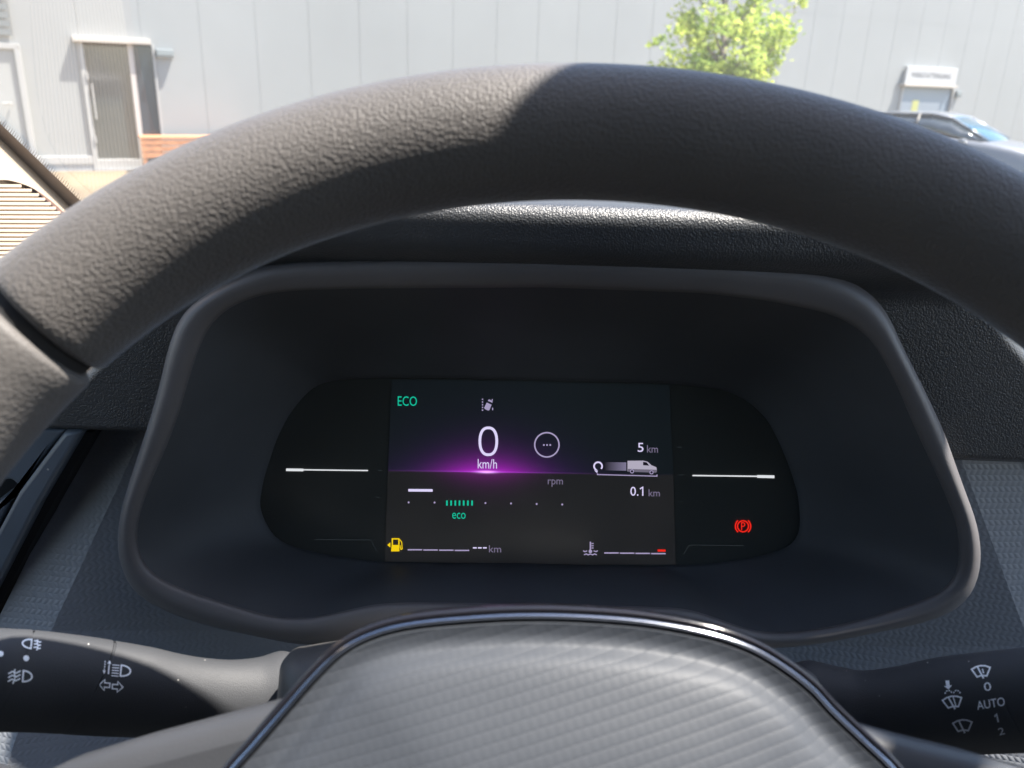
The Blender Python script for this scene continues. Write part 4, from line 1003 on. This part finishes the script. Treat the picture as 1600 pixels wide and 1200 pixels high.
ik.line([(1489, 1088), (1494, 1104)], 1.4)
for (cx, a0, a1) in ((1482, 180, 350), (1495, 190, 360)): 
    for q in range(a0, a1 - 20, 45): ik.arc((cx, 1084), 5.2, 1.5, q, q + 28, 4)
ik.poly([(1477, 1063.5), (1483, 1063), (1484, 1071), (1487.5, 1070.5), (1482, 1077.5), (1475, 1072), (1478.5, 1071.5)]); stamp(ik, 'washer_symbol', basR)
ik = screen_icon(1504, 1133, 15, -4); stamp(ik, 'wiper_symbol', basR, bpy.data.materials['dim_print'])

# rest of the cabin: roof, sun blocker, doors, seats (round and behind the camera)
cab = empty('cab_interior', (0, -.5, .55)); tag(cab, 'van cab lining of roof, doors and bulkhead around the driver', 'cab lining')
zt = gy(0, HDR).z
x = MB(); x.box((0, HDR - .9, zt + .02), (1.66, 1.8, .04)); x.box((0, HDR - .012, zt - .01), (1.6, .03, .03)); x.build('roof_lining', m_head, cab, smooth=False)
x = MB(); x.box((0, -1.7, 1.3), (1.7, .05, 2.2)); x.build('bulkhead', m_head, cab, smooth=False)
for s in (-1, 1):
    X = s * .87
    x = MB(); x.prism([V((X, -1.7, .5)), V((X, 1.0, .5)), V((X, 1.0, 1.42)), V((X, .30, 1.52)), V((X, -.7, 1.52)), V((X, -1.7, 1.52))], V((s * .05, 0, 0))); x.build('door_card', m_cab, cab, smooth=False)
    x = MB(); x.box((X, -1.2, 1.9), (.05, 1.0, .8)); x.build('rear_pillar', m_head, cab, smooth=False)
    x = MB(); x.tube([gy(s * .86, 1.02), gy(s * .83, .5), gy(s * .81, HDR)], .035, 10); x.build('front_pillar', m_head, cab)
x = MB(); x.box((0, -.3, .52), (1.7, 2.9, .04)); x.build('floor', m_cab, cab, smooth=False)
x = MB(); x.box((0, 1.35, 1.0), (1.8, .7, .9)); x.build('bonnet', plain('van_paint', (.6, .6, .6), .4), cab, smooth=False, bevel=.08)
st = empty('driver_seat', (0, -.55, .55)); tag(st, 'dark cloth driver seat behind the camera', 'seat')
x = MB(); x.box((0, -.55, .95), (.5, .5, .14)); x.build('seat', m_seat, st, bevel=.04, smooth=True, auto=40)
x = MB(); x.box((0, -.85, 1.35), (.5, .14, .75)); x.build('backrest', m_seat, st, bevel=.05, smooth=True, auto=40)
x = MB(); x.box((0, -.55, .72), (.4, .4, .32)); x.build('seat_base', m_cab, st, smooth=False)
# added, unseen sun blocker; its outline shapes the shadow edges on wheel and bezel
blocker = empty('sun_blocker', (.30, .23, 2.1)); tag(blocker, 'unseen panel added under the windscreen header to shade the wheel rim', 'mirror')
A = V((1, -.12, 0)).normalized(); Bv = V((0, 0, 1)).cross(A)
zM = 2.06
x = MB(); x.prism([V((.130, .205, zM)), V((.18, .27, zM)), V((.285, .275, zM)), V((.295, .345, zM)), V((.362, .345, zM)), V((.372, .27, zM)), V((.52, .265, zM)), V((.52, .17, zM)), V((.27, .17, zM)), V((.158, .18, zM))], V((0, 0, .03))); x.build('blocker_panel', m_gap, blocker, smooth=False, bevel=.006, rec=True)
x = MB(); x.tube([V((.33, .2, zM + .03)), V((.33, .16, gy(0, .16).z - .01))], .012, 8); x.build('blocker_arm', m_gap, blocker)
